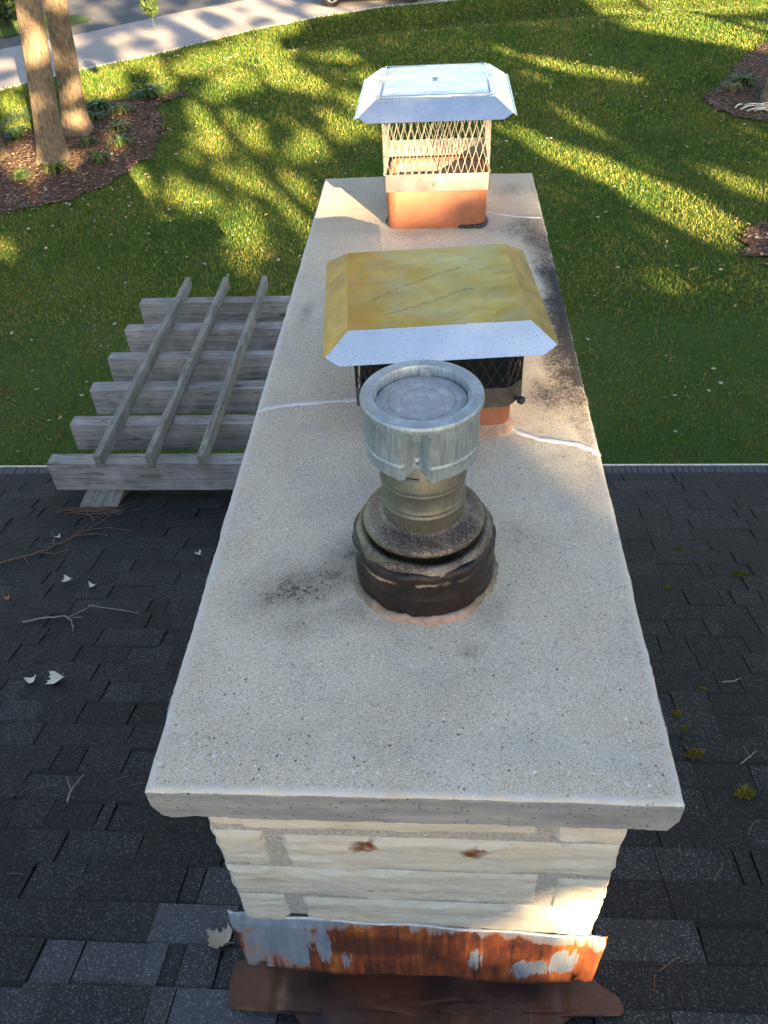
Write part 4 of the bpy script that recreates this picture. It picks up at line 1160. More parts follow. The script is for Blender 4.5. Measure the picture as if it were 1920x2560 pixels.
# ------------------------------------------------------------------ pergola beside the chimney
PX0, PX1 = -2.103, 0.12
per = tag(empty('pergola', (-1.0, 3.5, -1.70)), 'grey weathered timber pergola of six beams crossed by three battens beyond the gutter', 'pergola')
PO = Vector((-1.0, 3.5, -1.70))
def pbuild(mb, name, mat, **k):
    mb.v = [tuple(Vector(v)-PO) for v in mb.v]
    return mb.build(name, mat, per, **k)
for i, y in enumerate((2.682, 3.051, 3.411, 3.764, 4.133, 4.502)):
    mb = MB(); n = 24; dx = rnd.uniform(-.012, .012)
    sag = rnd.uniform(-.004, .004)
    N_ = 30; vs = []
    for k in range(N_+1):
        xx = PX0+dx+(PX1-PX0-dx)*k/N_
        j_ = lambda s: .0022*fbm(xx*4, i*3.1+s, s)+.0012*fbm(xx*17, i*2.7, s)
        vs += [(xx, y+j_(1), -1.704+j_(2)), (xx, y+.094+j_(3), -1.704+j_(4)), (xx, y+.094+j_(3), -1.521+sag+j_(5)), (xx, y+j_(1)+.002, -1.521+sag+j_(6))]
    fs = [(4*k+a, 4*k+(a+1) % 4, 4*k+4+(a+1) % 4, 4*k+4+a) for k in range(N_) for a in range(4)] + [(0, 1, 2, 3), (4*N_+3, 4*N_+2, 4*N_+1, 4*N_)]
    mb.add(vs, fs)
    pbuild(mb, 'beam', MT['woodx'], bevel=.004)
for x in (-1.801, -1.519, -1.234):
    mb = MB(); tw = rnd.uniform(-.006, .006)
    mb.box((x, 2.655, -1.519), (x+.034, 4.755, -1.440))
    for yk in (2.73, 3.10, 3.46, 3.81, 4.18, 4.55):
        mb.lathe([(.0001, -1.4388), (.0042, -1.4390), (.0042, -1.4405)], 8, (x+.017, yk))
    pbuild(mb, 'batten', MT['woody'], bevel=.0025)
mb = MB()
vs = []
for x in (-1.925, -1.716):
    e = 0.0 if x < -1.8 else 0.012
    vs += [(x+e*.4, 2.54+e, -1.712), (x, 2.80, -1.706), (x, 2.83, RZ(2.83)+.012), (x+e*.4, 2.545+e, RZ(2.545)+.010)]
mb.add(vs, [(0,1,2,3), (7,6,5,4), (0,4,5,1), (1,5,6,2), (2,6,7,3), (3,7,4,0)])
pbuild(mb, 'wedge_block', MT['woody'], bevel=.004)
mb = MB(); mb.box((-0.30, 2.60, -1.86), (-0.21, 4.62, -1.706)); pbuild(mb, 'header', MT['woody'], bevel=.004)
for y in (3.15, 4.5):
    mb = MB(); mb.box((-0.305, y, float(terr(-.25, y))-.1), (-0.205, y+.1, -1.862)); pbuild(mb, 'post', MT['woodx'], bevel=.004)

# ------------------------------------------------------------------ things lying on the roof
RN = Vector((0, math.sin(SL), math.cos(SL)))
def on_roof(x, y, h=0.012): return Vector((x, y, RZ(y))) + RN*h
def roof_frame(x, y, a, h=0.012, tilt=0.0):
    e1 = Vector((1, 0, 0)); e2 = RN.cross(e1)
    M_ = Matrix((e1, e2, RN)).transposed().to_4x4(); M_.translation = on_roof(x, y, h)
    return M_ @ Matrix.Rotation(a, 4, 'Z') @ Matrix.Rotation(tilt, 4, 'X')
MAPLE = [(0, -.02), (.10, -.06), (.30, -.30), (.33, -.12), (.62, -.16), (.50, .02), (.86, .22), (.56, .24), (.58, .42), (.32, .36), (.26, .52), (.36, .74), (.20, .72), (.0, 1.12)]
MAPLE = MAPLE + [(-x, y) for x, y in MAPLE[-2:0:-1]]
def maple(size, curl, seed, fold=0.3):
    """lobed leaf blade, curled, with a stalk: (verts, faces)"""
    bm = bmesh.new()
    f = bm.faces.new([bm.verts.new((x*size, y*size, 0)) for x, y in MAPLE])
    bmesh.ops.triangulate(bm, faces=[f])
    bmesh.ops.subdivide_edges(bm, edges=bm.edges[:], cuts=1); bmesh.ops.triangulate(bm, faces=bm.faces[:])
    for v in bm.verts:
        x, y = v.co.x/size, v.co.y/size
        v.co.z = size*(curl*(x*x*.9+(y-.3)**2*.5)+fold*abs(x)*.5+.10*fbm(x*2.2, y*2.2, seed))
        v.co.x *= 1-0.28*abs(curl)*abs(x)
    vs = [tuple(v.co) for v in bm.verts]; fs = [tuple(v.index for v in f.verts) for f in bm.faces]
    bm.verts.index_update(); fs = [tuple(v.index for v in f.verts) for f in bm.faces]
    bm.free()
    return vs, fs
def roof_leaf(x, y, size, ang, curl, seed, mat, label, tilt=0.0, group='dry leaves on the roof', stem=.8):
    mb = MB(); vs, fs = maple(size, curl, seed)
    mb.add(vs, fs)
    mb.tube([(0, 0, .001), (.05*size, -.3*size*stem, .10*size), (.20*size, -.75*size*stem, .12*size)], [.0011, .0009, .0008], 5)
    zmin = min(v[2] for v in mb.v)
    mb.v = [(a, b, c-zmin) for a, b, c in mb.v]
    o = mb.build('fallen_leaf', mat, smooth=True)
    o.matrix_world = roof_frame(x, y, ang, .011, tilt)
    return tag(o, label, 'leaf', group)
roof_leaf(-1.644, 1.795, .040, rad(150), .9, 1, MT['paleleaf'], 'pale curled leaf on the shingles, left one of the pair below the pergola', .25)
roof_leaf(-1.510, 1.751, .034, rad(170), 1.0, 2, MT['paleleaf'], 'small pale curled leaf on the shingles, right one of the pair below the pergola', .3)
roof_leaf(-1.482, 1.107, .034, rad(205), .9, 3, MT['paleleaf'], 'small pale leaf folded on the shingles beside the larger white leaf', .1)
roof_leaf(-1.379, 1.117, .052, rad(152), .6, 4, MT['paleleaf'], 'large whitish maple leaf lying on dark shingles at the left edge of the roof', .1)
roof_leaf(-1.108, 2.037, .026, rad(60), 1.2, 5, MT['paleleaf'], 'tiny pale crumpled leaf close to the left edge of the concrete crown')
roof_leaf(-0.495, 0.128, .050, rad(62), .45, 6, MT['brownleaf'], 'large tan brown maple leaf on shingles beside the rusty flashing', .0)
roof_leaf(-1.853, 1.641, .026, rad(20), 1.1, 7, MT['orangeleaf'], 'small orange brown crumpled leaf at the far left of the roof')
roof_leaf(-1.880, 2.200, .022, rad(75), 1.1, 8, MT['paleleaf'], 'small pale leaf caught among the twigs in front of the wedge block')

def twig(pts, r, mat, label, side=(), cat='twig', group='twigs on the roof', name='twig'):
    mb = MB(); P = []
    for i in range(len(pts)-1):
        for t in np.linspace(0, 1, 6, endpoint=(i == len(pts)-2)):
            x = pts[i][0]+(pts[i+1][0]-pts[i][0])*t; y = pts[i][1]+(pts[i+1][1]-pts[i][1])*t
            P.append(on_roof(x+.006*fbm(x*20, y*20, 3), y+.006*fbm(x*20, y*20, 8), .010+r+.006*abs(fbm(x*9, y*9, 5))))
    mb.tube(P, r, 6, r1=r*.5)
    for sidepts in side:
        mb.tube([on_roof(x, y, .011+r*.6+k*.004) for k, (x, y) in enumerate(sidepts)], r*.6, 5, r1=r*.3)
    o = mb.build(name, mat, smooth=True)
    return tag(o, label, cat, group)
twig([(-1.699, 1.471), (-1.60, 1.508), (-1.535, 1.515), (-1.49, 1.48), (-1.463, 1.436)], .0042, MT['twig'], 'bent grey twig with a broken fork lying on the left shingles',
     [[(-1.52, 1.51), (-1.47, 1.56), (-1.44, 1.60)], [(-1.52, 1.51), (-1.45, 1.505)], [(-1.47, 1.60), (-1.30, 1.56), (-1.22, 1.535)], [(-1.47, 1.455), (-1.455, 1.41)]])
twig([(-2.054, 1.945), (-1.97, 2.00), (-1.882, 2.065), (-1.82, 2.17), (-1.762, 2.278), (-1.701, 2.432)], .0045, MT['redtwig'], 'long reddish branch with side shoots lying across the left shingles',
     [[(-1.90, 2.05), (-1.83, 2.03), (-1.74, 2.08)], [(-1.82, 2.17), (-1.78, 2.33), (-1.76, 2.42)], [(-1.80, 2.21), (-1.70, 2.24), (-1.62, 2.20)], [(-1.96, 2.0), (-1.90, 1.93)], [(-1.86, 2.1), (-1.90, 2.2), (-1.95, 2.26)], [(-1.76, 2.28), (-1.66, 2.30), (-1.52, 2.26)]])
twig([(-1.086, 0.546), (-1.095, 0.60), (-1.082, 0.655)], .0036, MT['twig'], 'small pale Y shaped twig on the shingles left of the crown',
     [[(-1.094, 0.59), (-1.115, 0.617), (-1.13, 0.640)]])
twig([(1.063, 1.158), (1.10, 1.162), (1.132, 1.180)], .0032, MT['twig'], 'short pale stick on the shingles right of the crown')
twig([(0.832, 0.860), (0.850, 0.822), (0.872, 0.800)], .0022, MT['redtwig'], 'thin brown stalk ending in the moss tuft right of the crown')
twig([(0.99, 0.770), (1.03, 0.80), (1.06, 0.83)], .0018, MT['twig'], 'thin crooked twig at the right edge of the roof below the moss', [[(1.03, .80), (1.025, .84)]])
# pine needles and bits under the wedge block and between the tabs
mb = MB(); rp = random.Random(3)
def needle(x, y, l, a, r=.0011):
    p = [on_roof(x+math.cos(a)*l*t, y+math.sin(a)*l*t+.12*l*math.sin(3*t)*(rp.random()-.3), .010+.004*rp.random()) for t in (0, .35, .7, 1)]
    mb.tube(p, r, 4, False)
for _ in range(90): needle(-1.84+rp.gauss(0, .09), 2.50+rp.gauss(0, .028), rp.uniform(.04, .13), rp.gauss(0.1, .45), .0012)
for _ in range(22): needle(-1.95+rp.gauss(0, .12), 2.16+rp.gauss(0, .12), rp.uniform(.04, .10), rp.gauss(.6, .5))
for x, y in ((-1.265, .585), (-1.212, .60), (-.982, .641), (-.916, .624), (-1.558, 1.229), (-1.583, 1.377), (-1.299, 1.742), (-1.304, 1.879), (.55, .05), (.57, .10), (1.02, 1.45), (.95, 1.55), (-1.15, .30), (-.95, .25), (.78, .35), (.92, .5)): needle(x, y, rp.uniform(.04, .085), rp.uniform(-.4, 1.4), .0010)
for _ in range(60): needle(rp.uniform(-2.2, 1.6), rp.uniform(-.1, 2.9), rp.uniform(.02, .06), rp.uniform(0, 3.14), .0009)
o = mb.build('pine_needles', MT['pin']); tag(o, 'scattered brown pine needles on the roof shingles, thickest in front of the wedge', 'pine needles', kind='stuff')

def moss(x, y, r, hgt, label, seed, loose=0.0):
    rm = random.Random(seed); V = []; F = []; T = []
    n = 260
    for _ in range(n):
        a = rm.random()*6.283; q_ = math.sqrt(rm.random())
        px, py = r*q_*math.cos(a)*(1+.3*math.sin(2*a+seed)), r*.62*q_*math.sin(a)
        h_ = hgt*(1-q_*q_*.8)*rm.uniform(.6, 1.15)
        base = on_roof(x+px, y+py, .006)
        s = rm.uniform(.0022, .0042); d = rm.random()*6.283
        top = base+RN*h_+Vector((rm.gauss(0, .3), rm.gauss(0, .3), 0))*h_*(.5+loose)
        b = len(V)
        V += [tuple(base+Vector((math.cos(d)*s, math.sin(d)*s, 0))), tuple(base-Vector((math.cos(d)*s, math.sin(d)*s, 0))), tuple(top)]
        F.append((b, b+1, b+2)); T.append(min(1, max(0, .45+rm.gauss(0, .22)+(.25 if loose else 0))))
    o = link('moss_clump', np_mesh('moss_clump', np.array(V), np.array(F), T), MT['moss'])
    return tag(o, label, 'moss', 'moss on the roof')
moss(1.384, 1.903, .034, .018, 'rounded bright green moss cushion at the far right of the roof', 1)
moss(1.178, 2.118, .020, .014, 'small green moss tuft near the gutter, left one of the two side by side', 2)
moss(1.261, 2.110, .016, .010, 'tiny green moss tuft near the gutter, right one of the two side by side', 3)
moss(0.855, 0.990, .020, .022, 'round olive brown moss clump on shingles right of the crown', 4, .3)
moss(0.863, 0.920, .013, .015, 'small dark moss clump just below the round olive brown one', 5, .3)
moss(0.866, 0.812, .034, .020, 'ragged yellow green moss tuft beside the thin brown stalk', 6, .6)
moss(0.965, 0.650, .028, .030, 'loose leafy moss tuft at the lower right of the roof', 7, .8)
moss(1.032, 1.789, .014, .012, 'thin moss sprig in a shingle joint right of the crown', 8, .4)
moss(0.985, 1.131, .012, .008, 'faint moss speck on the shingles right of the crown', 9, .2)

# ------------------------------------------------------------------ trees of the garden
def limb_trunk(mb, path, radii, flare, seed, n=22):
    P = [Vector(p) for p in path]; pts = []; rr = []
    for i in range(len(P)-1):
        k = 16
        for t in np.linspace(0, 1, k, endpoint=(i == len(P)-2)):
            pts.append(P[i].lerp(P[i+1], t)); rr.append(radii[i]+(radii[i+1]-radii[i])*t)
    vs = []
    for p, r in zip(pts, rr):
        h = p.z-P[0].z
        for j in range(n):
            a = 2*math.pi*j/n
            fl_ = flare*math.exp(-max(0, h)/0.26)*(0.65+0.55*max(0, math.cos(a*4+seed))**2)
            q_ = r*(1+.05*fbm(math.cos(a)*1.5+seed, math.sin(a)*1.5, p.z*1.2, 3)+.03*fbm(math.cos(a)*6, math.sin(a)*6, p.z*7+seed, 3))+fl_
            vs.append((p.x+q_*math.cos(a), p.y+q_*math.sin(a), p.z))
    k = len(pts)
    mb.add(vs, [(i*n+j, i*n+(j+1) % n, (i+1)*n+(j+1) % n, (i+1)*n+j) for i in range(k-1) for j in range(n)] + [tuple((k-1)*n+j for j in range(n))])

def leaf_quads(C, s, seed, flat=0.0):
    """random small quads at points C: (V, F)"""
    r = np.random.default_rng(seed); n = len(C)
    a = r.normal(size=(n, 3)); a /= np.linalg.norm(a, axis=1)[:, None]
    b = r.normal(size=(n, 3)); b -= (a*b).sum(1)[:, None]*a; b /= np.linalg.norm(b, axis=1)[:, None]
    sz = s*r.uniform(.6, 1.3, (n, 1)); a *= sz; b *= sz*.7
    V = np.stack([C-a, C-b*.9, C+a, C+b], 1).reshape(-1, 3)
    return V, np.arange(n*4).reshape(n, 4)

def crown_pts(center, rad3, n, seed, clumps=60, cr=1.1):
    r = np.random.default_rng(seed)
    d = r.normal(size=(clumps, 3)); d /= np.linalg.norm(d, axis=1)[:, None]
    cc = d*(r.random((clumps, 1))**.45)
    k = r.integers(0, clumps, n)
    p = cc[k]*np.array(rad3) + r.normal(size=(n, 3))*cr*.5
    return p + np.array(center), np.clip(.5+.25*r.normal(size=n)+.15*(k % 5-2)/2, 0, 1)

def tree(name, base, lean, height, r0, r1, crown, label, cat, seed, leafmat, cardsize, n, extra=None, cull=None, branches=10, group=None):
    base = Vector(base)
    root = tag(empty(name, base), label, cat, group)
    mb = MB()
    top = base+Vector((lean[0]*2.4, lean[1]*2.4, 2.4)); tip = Vector((top.x+lean[0]*.5, top.y, base.z+height))
    limb_trunk(mb, [base-Vector((0, 0, .12)), top, tip], [r0, r0*.93, r1], r0*1.15, seed)
    c, r3 = crown; rb = random.Random(seed)
    for k in range(branches):
        t = rb.uniform(.0, .85); st = Vector((top.x, top.y, max(top.z+.6, c[2]-r3[2]*.9))).lerp(tip, t)
        a = rb.random()*6.283
        e = Vector((c[0]+r3[0]*.75*math.cos(a), c[1]+r3[1]*.75*math.sin(a), st.z+rb.uniform(-.4, 1.4)))
        mid_ = st.lerp(e, .5)+Vector((0, 0, .5))
        mb.tube([st, mid_, e], [r0*.28, r0*.16, r0*.05], 6)
    mb.v = [tuple(Vector(v)-base) for v in mb.v]
    mb.build('trunk', MT['bark'], root, True)
    P, T = crown_pts(c, r3, n, seed)
    if extra is not None: P = np.concatenate([P, extra]); T = np.concatenate([T, np.full(len(extra), .35)])
    if cull is not None:
        k = cull(P); P = P[k]; T = T[k]
    V, F = leaf_quads(P, cardsize, seed+1)
    me = np_mesh('crown', V-np.array(base), F, T)
    link('crown', me, leafmat, root)
    return root

def sprig(c, n, seed, sx=.22, sy=.22, sz=.45):
    r = np.random.default_rng(seed)
    t = r.random(n); p = np.stack([r.normal(size=n)*sx*(1-t*.7), r.normal(size=n)*sy*(1-t*.7), .35-sz*1.7*t], 1)
    return p+np.array(c)
hang = sprig((-3.72, 11.3, -0.98), 520, 4, .085, .09, .17)
tree('spruce_tree', (-6.70, 13.44, -3.40), (.174, 0), 13, .215, .07, ((-4.6, 13.6, 6.3), (5.2, 5.0, 3.0)), 'tall bare-trunked tree standing nearest in the left mulch bed', 'tree', 21, MT['leafcrown'], .13, 15000, None, None, group='trees around the lawn')
tree('spruce_tree', (-6.69, 14.74, -3.34), (.135, 0), 13, .205, .07, ((-5.6, 16.5, 6.6), (4.0, 3.5, 3.0)), 'tall bare-trunked tree just behind the nearest one in the left mulch bed', 'tree', 22, MT['leafcrown'],   .13, 6000, None, None, group='trees around the lawn')
rear = COL.objects['spruce_tree.001'] if 'spruce_tree.001' in COL.objects else None
hang = hang[(np.abs(hang[:, 0]+3.72) < .11) & (np.abs(hang[:, 1]-11.3) < .12) & (hang[:, 2] > -1.09)]
Vh, Fh = leaf_quads(hang, .034, 12)
Vh = np.concatenate([Vh, np.array([(-3.723, 11.3, -1.10), (-3.717, 11.3, -1.10), (-3.715, 11.3, -.5), (-3.725, 11.3, -.5)])]); Fh = np.concatenate([Fh, np.arange(len(Vh)-4, len(Vh))[None]])
hb = link('hanging_branch', np_mesh('hanging_branch', Vh-np.array((-6.69, 14.74, -3.34)), Fh, np.random.default_rng(4).random(len(Fh))), MT['needles'], rear)
tree('spruce_tree', (-7.80, 13.40, -3.35), (.16, 0), 13, .20, .07, ((-9.5, 13.2, 6.4), (3.5, 3.5, 3.0)), 'tree at the left edge of the photo showing only its flared root', 'tree', 23, MT['leafcrown'], .13, 4000, None, None, group='trees around the lawn')
tree('spruce_tree', (6.52, 16.05, -3.53), (-.10, 0), 12, .30, .08, ((5.4, 15.8, 6.8), (3.8, 3.8, 3.0)), 'dark trunk at the right edge of the photo in a mulch ring', 'tree', 24, MT['leafcrown'], .13, 9000, None, None, group='trees around the lawn')

# strap-leaved garden plants in the beds
def plant(x, y, r, n, label, seed, tones, name='garden_plant', grp='plants in the mulch beds', w=.035):
    rp_ = random.Random(seed); z = float(terr(x, y)); V = []; F = []; T = []
    for _ in range(n):
        a = rp_.random()*6.283; l = r*rp_.uniform(.6, 1.15); up = rp_.uniform(.5, 1.1)*r
        ca, sa = math.cos(a), math.sin(a); ww = w*rp_.uniform(.6, 1.2); b = len(V)
        ox, oy = rp_.gauss(0, r*.15), rp_.gauss(0, r*.15)
        for t in (0, .35, .7, 1.0):
            px = ca*l*t; hz = up*(1.9*t-1.75*t*t); wd = ww*(1-.85*t)*(.5+.5*min(1, t*4))
            V += [(x+ox+px-sa*wd, y+oy+sa*l*t+ca*wd, z+.02+hz), (x+ox+px+sa*wd, y+oy+sa*l*t-ca*wd, z+.02+hz)]
        F += [(b, b+1, b+3, b+2), (b+2, b+3, b+5, b+4), (b+4, b+5, b+7, b+6)]
        T += [min(1, max(0, rp_.gauss(*tones)))]*3
    o = link(name, np_mesh(name, np.array(V), np.array(F), T), MT['plant'])
    return tag(o, label, 'plant', grp)
G_, Y_ = (.25, .15), (.70, .2)
plant(-6.62, 15.93, .30, 46, 'dark green hosta-like clump at the back left of the left mulch bed', 1, G_, w=.05)
plant(-6.54, 15.39, .24, 40, 'small dark green clump in front of the back-left clump in the left bed', 2, G_, w=.05)
plant(-6.15, 15.80, .28, 40, 'yellowing strap-leaved plant at the back centre of the left mulch bed', 3, Y_)
plant(-5.94, 14.86, .28, 40, 'yellow-tipped strap-leaved plant in the middle of the left mulch bed', 4, Y_)
plant(-5.65, 14.14, .28, 36, 'loose green plant in sun on the right side of the left mulch bed', 5, (.4, .2))
plant(-5.84, 13.39, .26, 36, 'yellow-green plant in front of the right side of the left bed', 6, (.5, .2))
plant(-6.29, 14.16, .20, 26, 'thin plant close to the right of the rear trunk in the left bed', 7, (.5, .2))
plant(-5.81, 16.70, .38, 60, 'big dark green clump at the far tip of the left mulch bed', 8, (.2, .12), w=.05)
plant(-7.87, 15.06, .42, 70, 'large bright grassy clump behind the left of the near trunk', 9, (.5, .2), w=.02)
plant(-7.65, 14.37, .30, 46, 'dark leafy clump left of the near trunk in the left bed', 10, G_, w=.045)
plant(-6.43, 12.86, .26, 36, 'yellow-green plant at the foot of the near trunk', 11, Y_)
plant(-6.92, 12.56, .26, 36, 'sprawling green plant at the front left of the left bed', 12, (.45, .2))
plant(5.94, 16.90, .34, 50, 'pale green strap-leaved plant beside the right trunk', 13, (.45, .2))
plant(5.67, 16.52, .30, 46, 'straw-coloured grass clump in front of the right trunk', 14, (.95, .1), w=.015)

# verge on the other side of the road, far left, with a dark shrub
vp = [(-12.6, 20.9), (-9.75, 23.4), (-9.55, 24.0), (-9.9, 24.6), (-18, 27), (-22, 20)]
Xv, Yv = np.meshgrid(np.arange(-22, -9.4, .25), np.arange(19, 27.5, .25)); kk = inpoly(Xv[:-1, :-1]+.12, Yv[:-1, :-1]+.12, vp)
Iv = np.arange(Xv.size).reshape(Xv.shape)
me = np_mesh('verge', np.stack([Xv.ravel(), Yv.ravel(), np.full(Xv.size, ROADZ+.03)], 1), np.stack([Iv[:-1, :-1][kk], Iv[:-1, 1:][kk], Iv[1:, 1:][kk], Iv[1:, :-1][kk]], 1))
tag(link('verge', me, MT['ground']), kind='structure')
sp_ = np.random.default_rng(8).normal(size=(1600, 3))*np.array([.55, .5, .38])+np.array([-12.2, 24.2, ROADZ+.75])
sp_ = sp_[sp_[:, 2] > ROADZ+.05]
V, F = leaf_quads(sp_, .10, 91)
o = link('shrub', np_mesh('shrub', V-np.array([-12.2, 24.2, ROADZ]), F, np.random.default_rng(9).random(len(F))), MT['needles']); o.location = (-12.2, 24.2, ROADZ)
tag(o, 'dark green shrub on the verge across the road at the top left corner', 'shrub')

# dry roots and sticks in the right bed
mb = MB(); rr_ = random.Random(9)
for k in range(9):
    x, y = 5.45+rr_.random()*.7, 15.25+rr_.random()*.45; a = rr_.uniform(-.6, .9); l = rr_.uniform(.2, .45)
    mb.tube([(x+math.cos(a)*l*t, y+math.sin(a)*l*t, float(terr(x, y))+.05+.04*math.sin(3*t)) for t in (0, .33, .66, 1)], .016, 5, r1=.008)
o = mb.build('dry_sticks', MT['paleleaf'], smooth=True); tag(o, 'pale dry sticks lying on the mulch in front of the right trunk', 'sticks', kind='stuff')

# ------------------------------------------------------------------ parked car on the road
def car():
    root = tag(empty('parked_car', (-2.859, 24.42, ROADZ+.006)), 'silver blue car on the road at the top edge of the photo', 'car')
    WB, R_, wdt = 2.15, .285, 1.45
    prof = [(-.62, .26), (-.66, .45), (-.60, .62), (-.10, .72), (.45, .80), (.98, 1.18), (1.95, 1.22), (2.55, .88), (2.78, .82), (2.84, .50), (2.78, .26)]
    arch = lambda cx: [(cx+.345*math.cos(t), R_+.345*math.sin(t)) for t in np.linspace(math.pi+.1, -.1, 13)[::-1]]
    low = [(2.78, .26)] + arch(WB)[:0]
    # outline with wheel arches, sills at .22
    out = prof[:-1] + [(2.78, .26)]
    und = [(WB+.345*math.cos(t), R_+.345*math.sin(t)) for t in np.linspace(-.15, math.pi+.15, 14)] + [(.345*math.cos(t), R_+.345*math.sin(t)) for t in np.linspace(-.15, math.pi+.15, 14)]
    ol = out + und
    n = len(ol); mb = MB()
    def ring(y, ins): return [(x, y, z-ins*max(0, z-.8)*0) for x, z in ol]
    secs = [(0.0, .0), (wdt, .0)]
    vs = []
    for yy, tuck in ((.0, 0), (wdt, 0)):
        for x, z in ol:
            tum = .16*max(0, z-.78)/.44
            vs.append((x, yy+(tum if yy < .5 else -tum), z))
    mb.add(vs, [(k, (k+1) % n, n+(k+1) % n, n+k) for k in range(n)])
    bm = bmesh.new(); V0 = [bm.verts.new(v) for v in mb.v]
    for f in mb.f: bm.faces.new([V0[i] for i in f])
    for s in (0, 1):
        f = bm.faces.new([V0[s*n+k] for k in range(n)])
    bmesh.ops.recalc_face_normals(bm, faces=bm.faces)
    bmesh.ops.bevel(bm, geom=[e for e in bm.edges if e.calc_face_angle(0) > .9], offset=.03, segments=2, affect='EDGES', clamp_overlap=True)
    me = bpy.data.meshes.new('body'); bm.to_mesh(me); bm.free()
    body = link('body', me, MT['carpaint'], root)
    for yy, sgn in ((0, 1), (wdt, -1)):
        for wx in ([(.62, .83), (1.0, 1.13), (1.42, 1.16), (1.42, .83)], [(1.48, .83), (1.48, 1.16), (1.92, 1.16), (2.35, .88), (2.30, .83)]):
            mb = MB(); b = [(x, yy+sgn*(.16*max(0, z-.78)/.44-.004), z) for x, z in wx]; mb.add(b, [tuple(range(len(b)))]); mb.build('side_window', MT['glass'], body)
    mb = MB(); mb.add([(.50, .12, .825), (.50, wdt-.12, .825), (.955, wdt-.2, 1.165), (.955, .2, 1.165)], [(0, 1, 2, 3)]); mb.v = [(x-.012, y, z+.012) for x, y, z in mb.v]; mb.build('windscreen', MT['glass'], body)
    for yy in (-.003, wdt+.003):
        for xx in (1.18, 1.95):
            mb = MB(); mb.box((xx, yy-.012, .70), (xx+.16, yy+.012, .725)); mb.build('door_handle', MT['dark'], body)
    for yy in (.12, wdt-.34):
        mb = MB(); mb.box((-.655, yy, .50), (-.60, yy+.22, .60)); mb.build('headlight', MT['lamp'], root, bevel=.01)
    mb = MB(); mb.box((.05, -.012, .215), (WB-.05, .02, .262)); mb.build('sill_trim', MT['dark'], root)
    for cx in (0, WB):
        for yy, s in ((.02, -1), (wdt-.02, 1)):
            mb = MB(); n_ = 36; pr = [(.175, .0), (.175, .02), (.27, .03), (R_, .05), (R_, .15), (.27, .17), (.175, .18)]
            vs = [(cx+r*math.cos(2*math.pi*j/n_), yy-s*(d-.02), R_+r*math.sin(2*math.pi*j/n_)) for r, d in pr for j in range(n_)]
            mb.add(vs, [(i*n_+j, i*n_+(j+1) % n_, (i+1)*n_+(j+1) % n_, (i+1)*n_+j) for i in range(len(pr)-1) for j in range(n_)])
            ty = mb.build('wheel', MT['tyre'], root, fix=True, auto=40)
            mb = MB()
            vs = [(cx+.185*math.cos(2*math.pi*j/n_), yy-s*q_, R_+.185*math.sin(2*math.pi*j/n_)) for q_ in (-.003, .012) for j in range(n_)] + [(cx+.155*math.cos(2*math.pi*j/n_), yy-s*q_, R_+.155*math.sin(2*math.pi*j/n_)) for q_ in (-.003, .012) for j in range(n_)]
            for j in range(n_):
                j2 = (j+1) % n_
                mb.f += [(j, j2, 2*n_+j2, 2*n_+j)]
            mb.v = vs; mb.t = [.5]*len(mb.f)
            for k in range(6):
                a = k*math.pi/3; M_ = Matrix.Translation((cx, yy+s*.002, R_)) @ Matrix.Rotation(-a, 4, 'Y')
                mb.box((.02, -.012, -.022), (.165, .012, .022), M_)
            mb.box((-.04, -.016, -.04), (.04, .016, .04), Matrix.Translation((cx, yy+s*.002, R_)))
            mb.build('rim', MT['rim'], ty)
            mb = MB(); mb.add([(cx+.175*math.cos(2*math.pi*j/n_), yy-s*.05, R_+.175*math.sin(2*math.pi*j/n_)) for j in range(n_)], [tuple(range(n_))]); mb.build('wheel_well', MT['dark'], ty)
    return root
car()

# ------------------------------------------------------------------ grass and leaf litter
rg = np.random.default_rng(3)
def blades(n, xr, yr, h, w, dens=None):
    x = rg.uniform(*xr, n); y = rg.uniform(*yr, n)
    k = ~in_beds(x, y) & (np.interp(x, EX, EY)-y > .05)
    # inside the view only
    dx, dy = x-.046, y+.59
    k &= (np.abs(dx+.09*dy) < .56*dy+1.2) & ~((y < EAVE) & (np.abs(x) < HX))
    x, y = x[k], y[k]; n = len(x); z = terr(x, y)
    a = rg.uniform(0, 6.283, n); hh = h*rg.uniform(.5, 1.25, n); ww = w*rg.uniform(.7, 1.3, n)
    lx, ly = rg.normal(size=n)*hh*.32, rg.normal(size=n)*hh*.32
    b0 = np.stack([x-np.cos(a)*ww, y-np.sin(a)*ww, z-.004], 1); b1 = np.stack([x+np.cos(a)*ww, y+np.sin(a)*ww, z-.004], 1)
    tp = np.stack([x+lx, y+ly, z+hh], 1)
    V = np.stack([b0, b1, tp], 1).reshape(-1, 3)
    fine = np.sin(x*7.1+2*np.sin(y*5.3))*np.sin(y*6.3+1.7*np.sin(x*4.1))
    patch = .8*fine+np.sin(x*1.3+np.sin(y*.9)*1.7)*np.sin(y*1.1+np.cos(x*.7)*1.3)
    T = np.clip(.45+.20*rg.normal(size=n)+.16*patch, 0, 1)
    T = np.clip(T + .20*np.clip((10.5-y)/3, 0, 1), 0, 1)
    T[rg.random(n) < .05] = .97
    return V, np.arange(n*3).reshape(n, 3), T
Vs, Fs, Ts = [], [], []; off = 0
for (n, yr, h, w) in ((130000, (2.6, 8), .036, .0065), (190000, (8, 15), .044, .010), (180000, (15, 27), .056, .016)):
    V, F, T = blades(n, (-13, 10), yr, h, w)
    Vs.append(V); Fs.append(F+off); Ts.append(T); off += len(V)
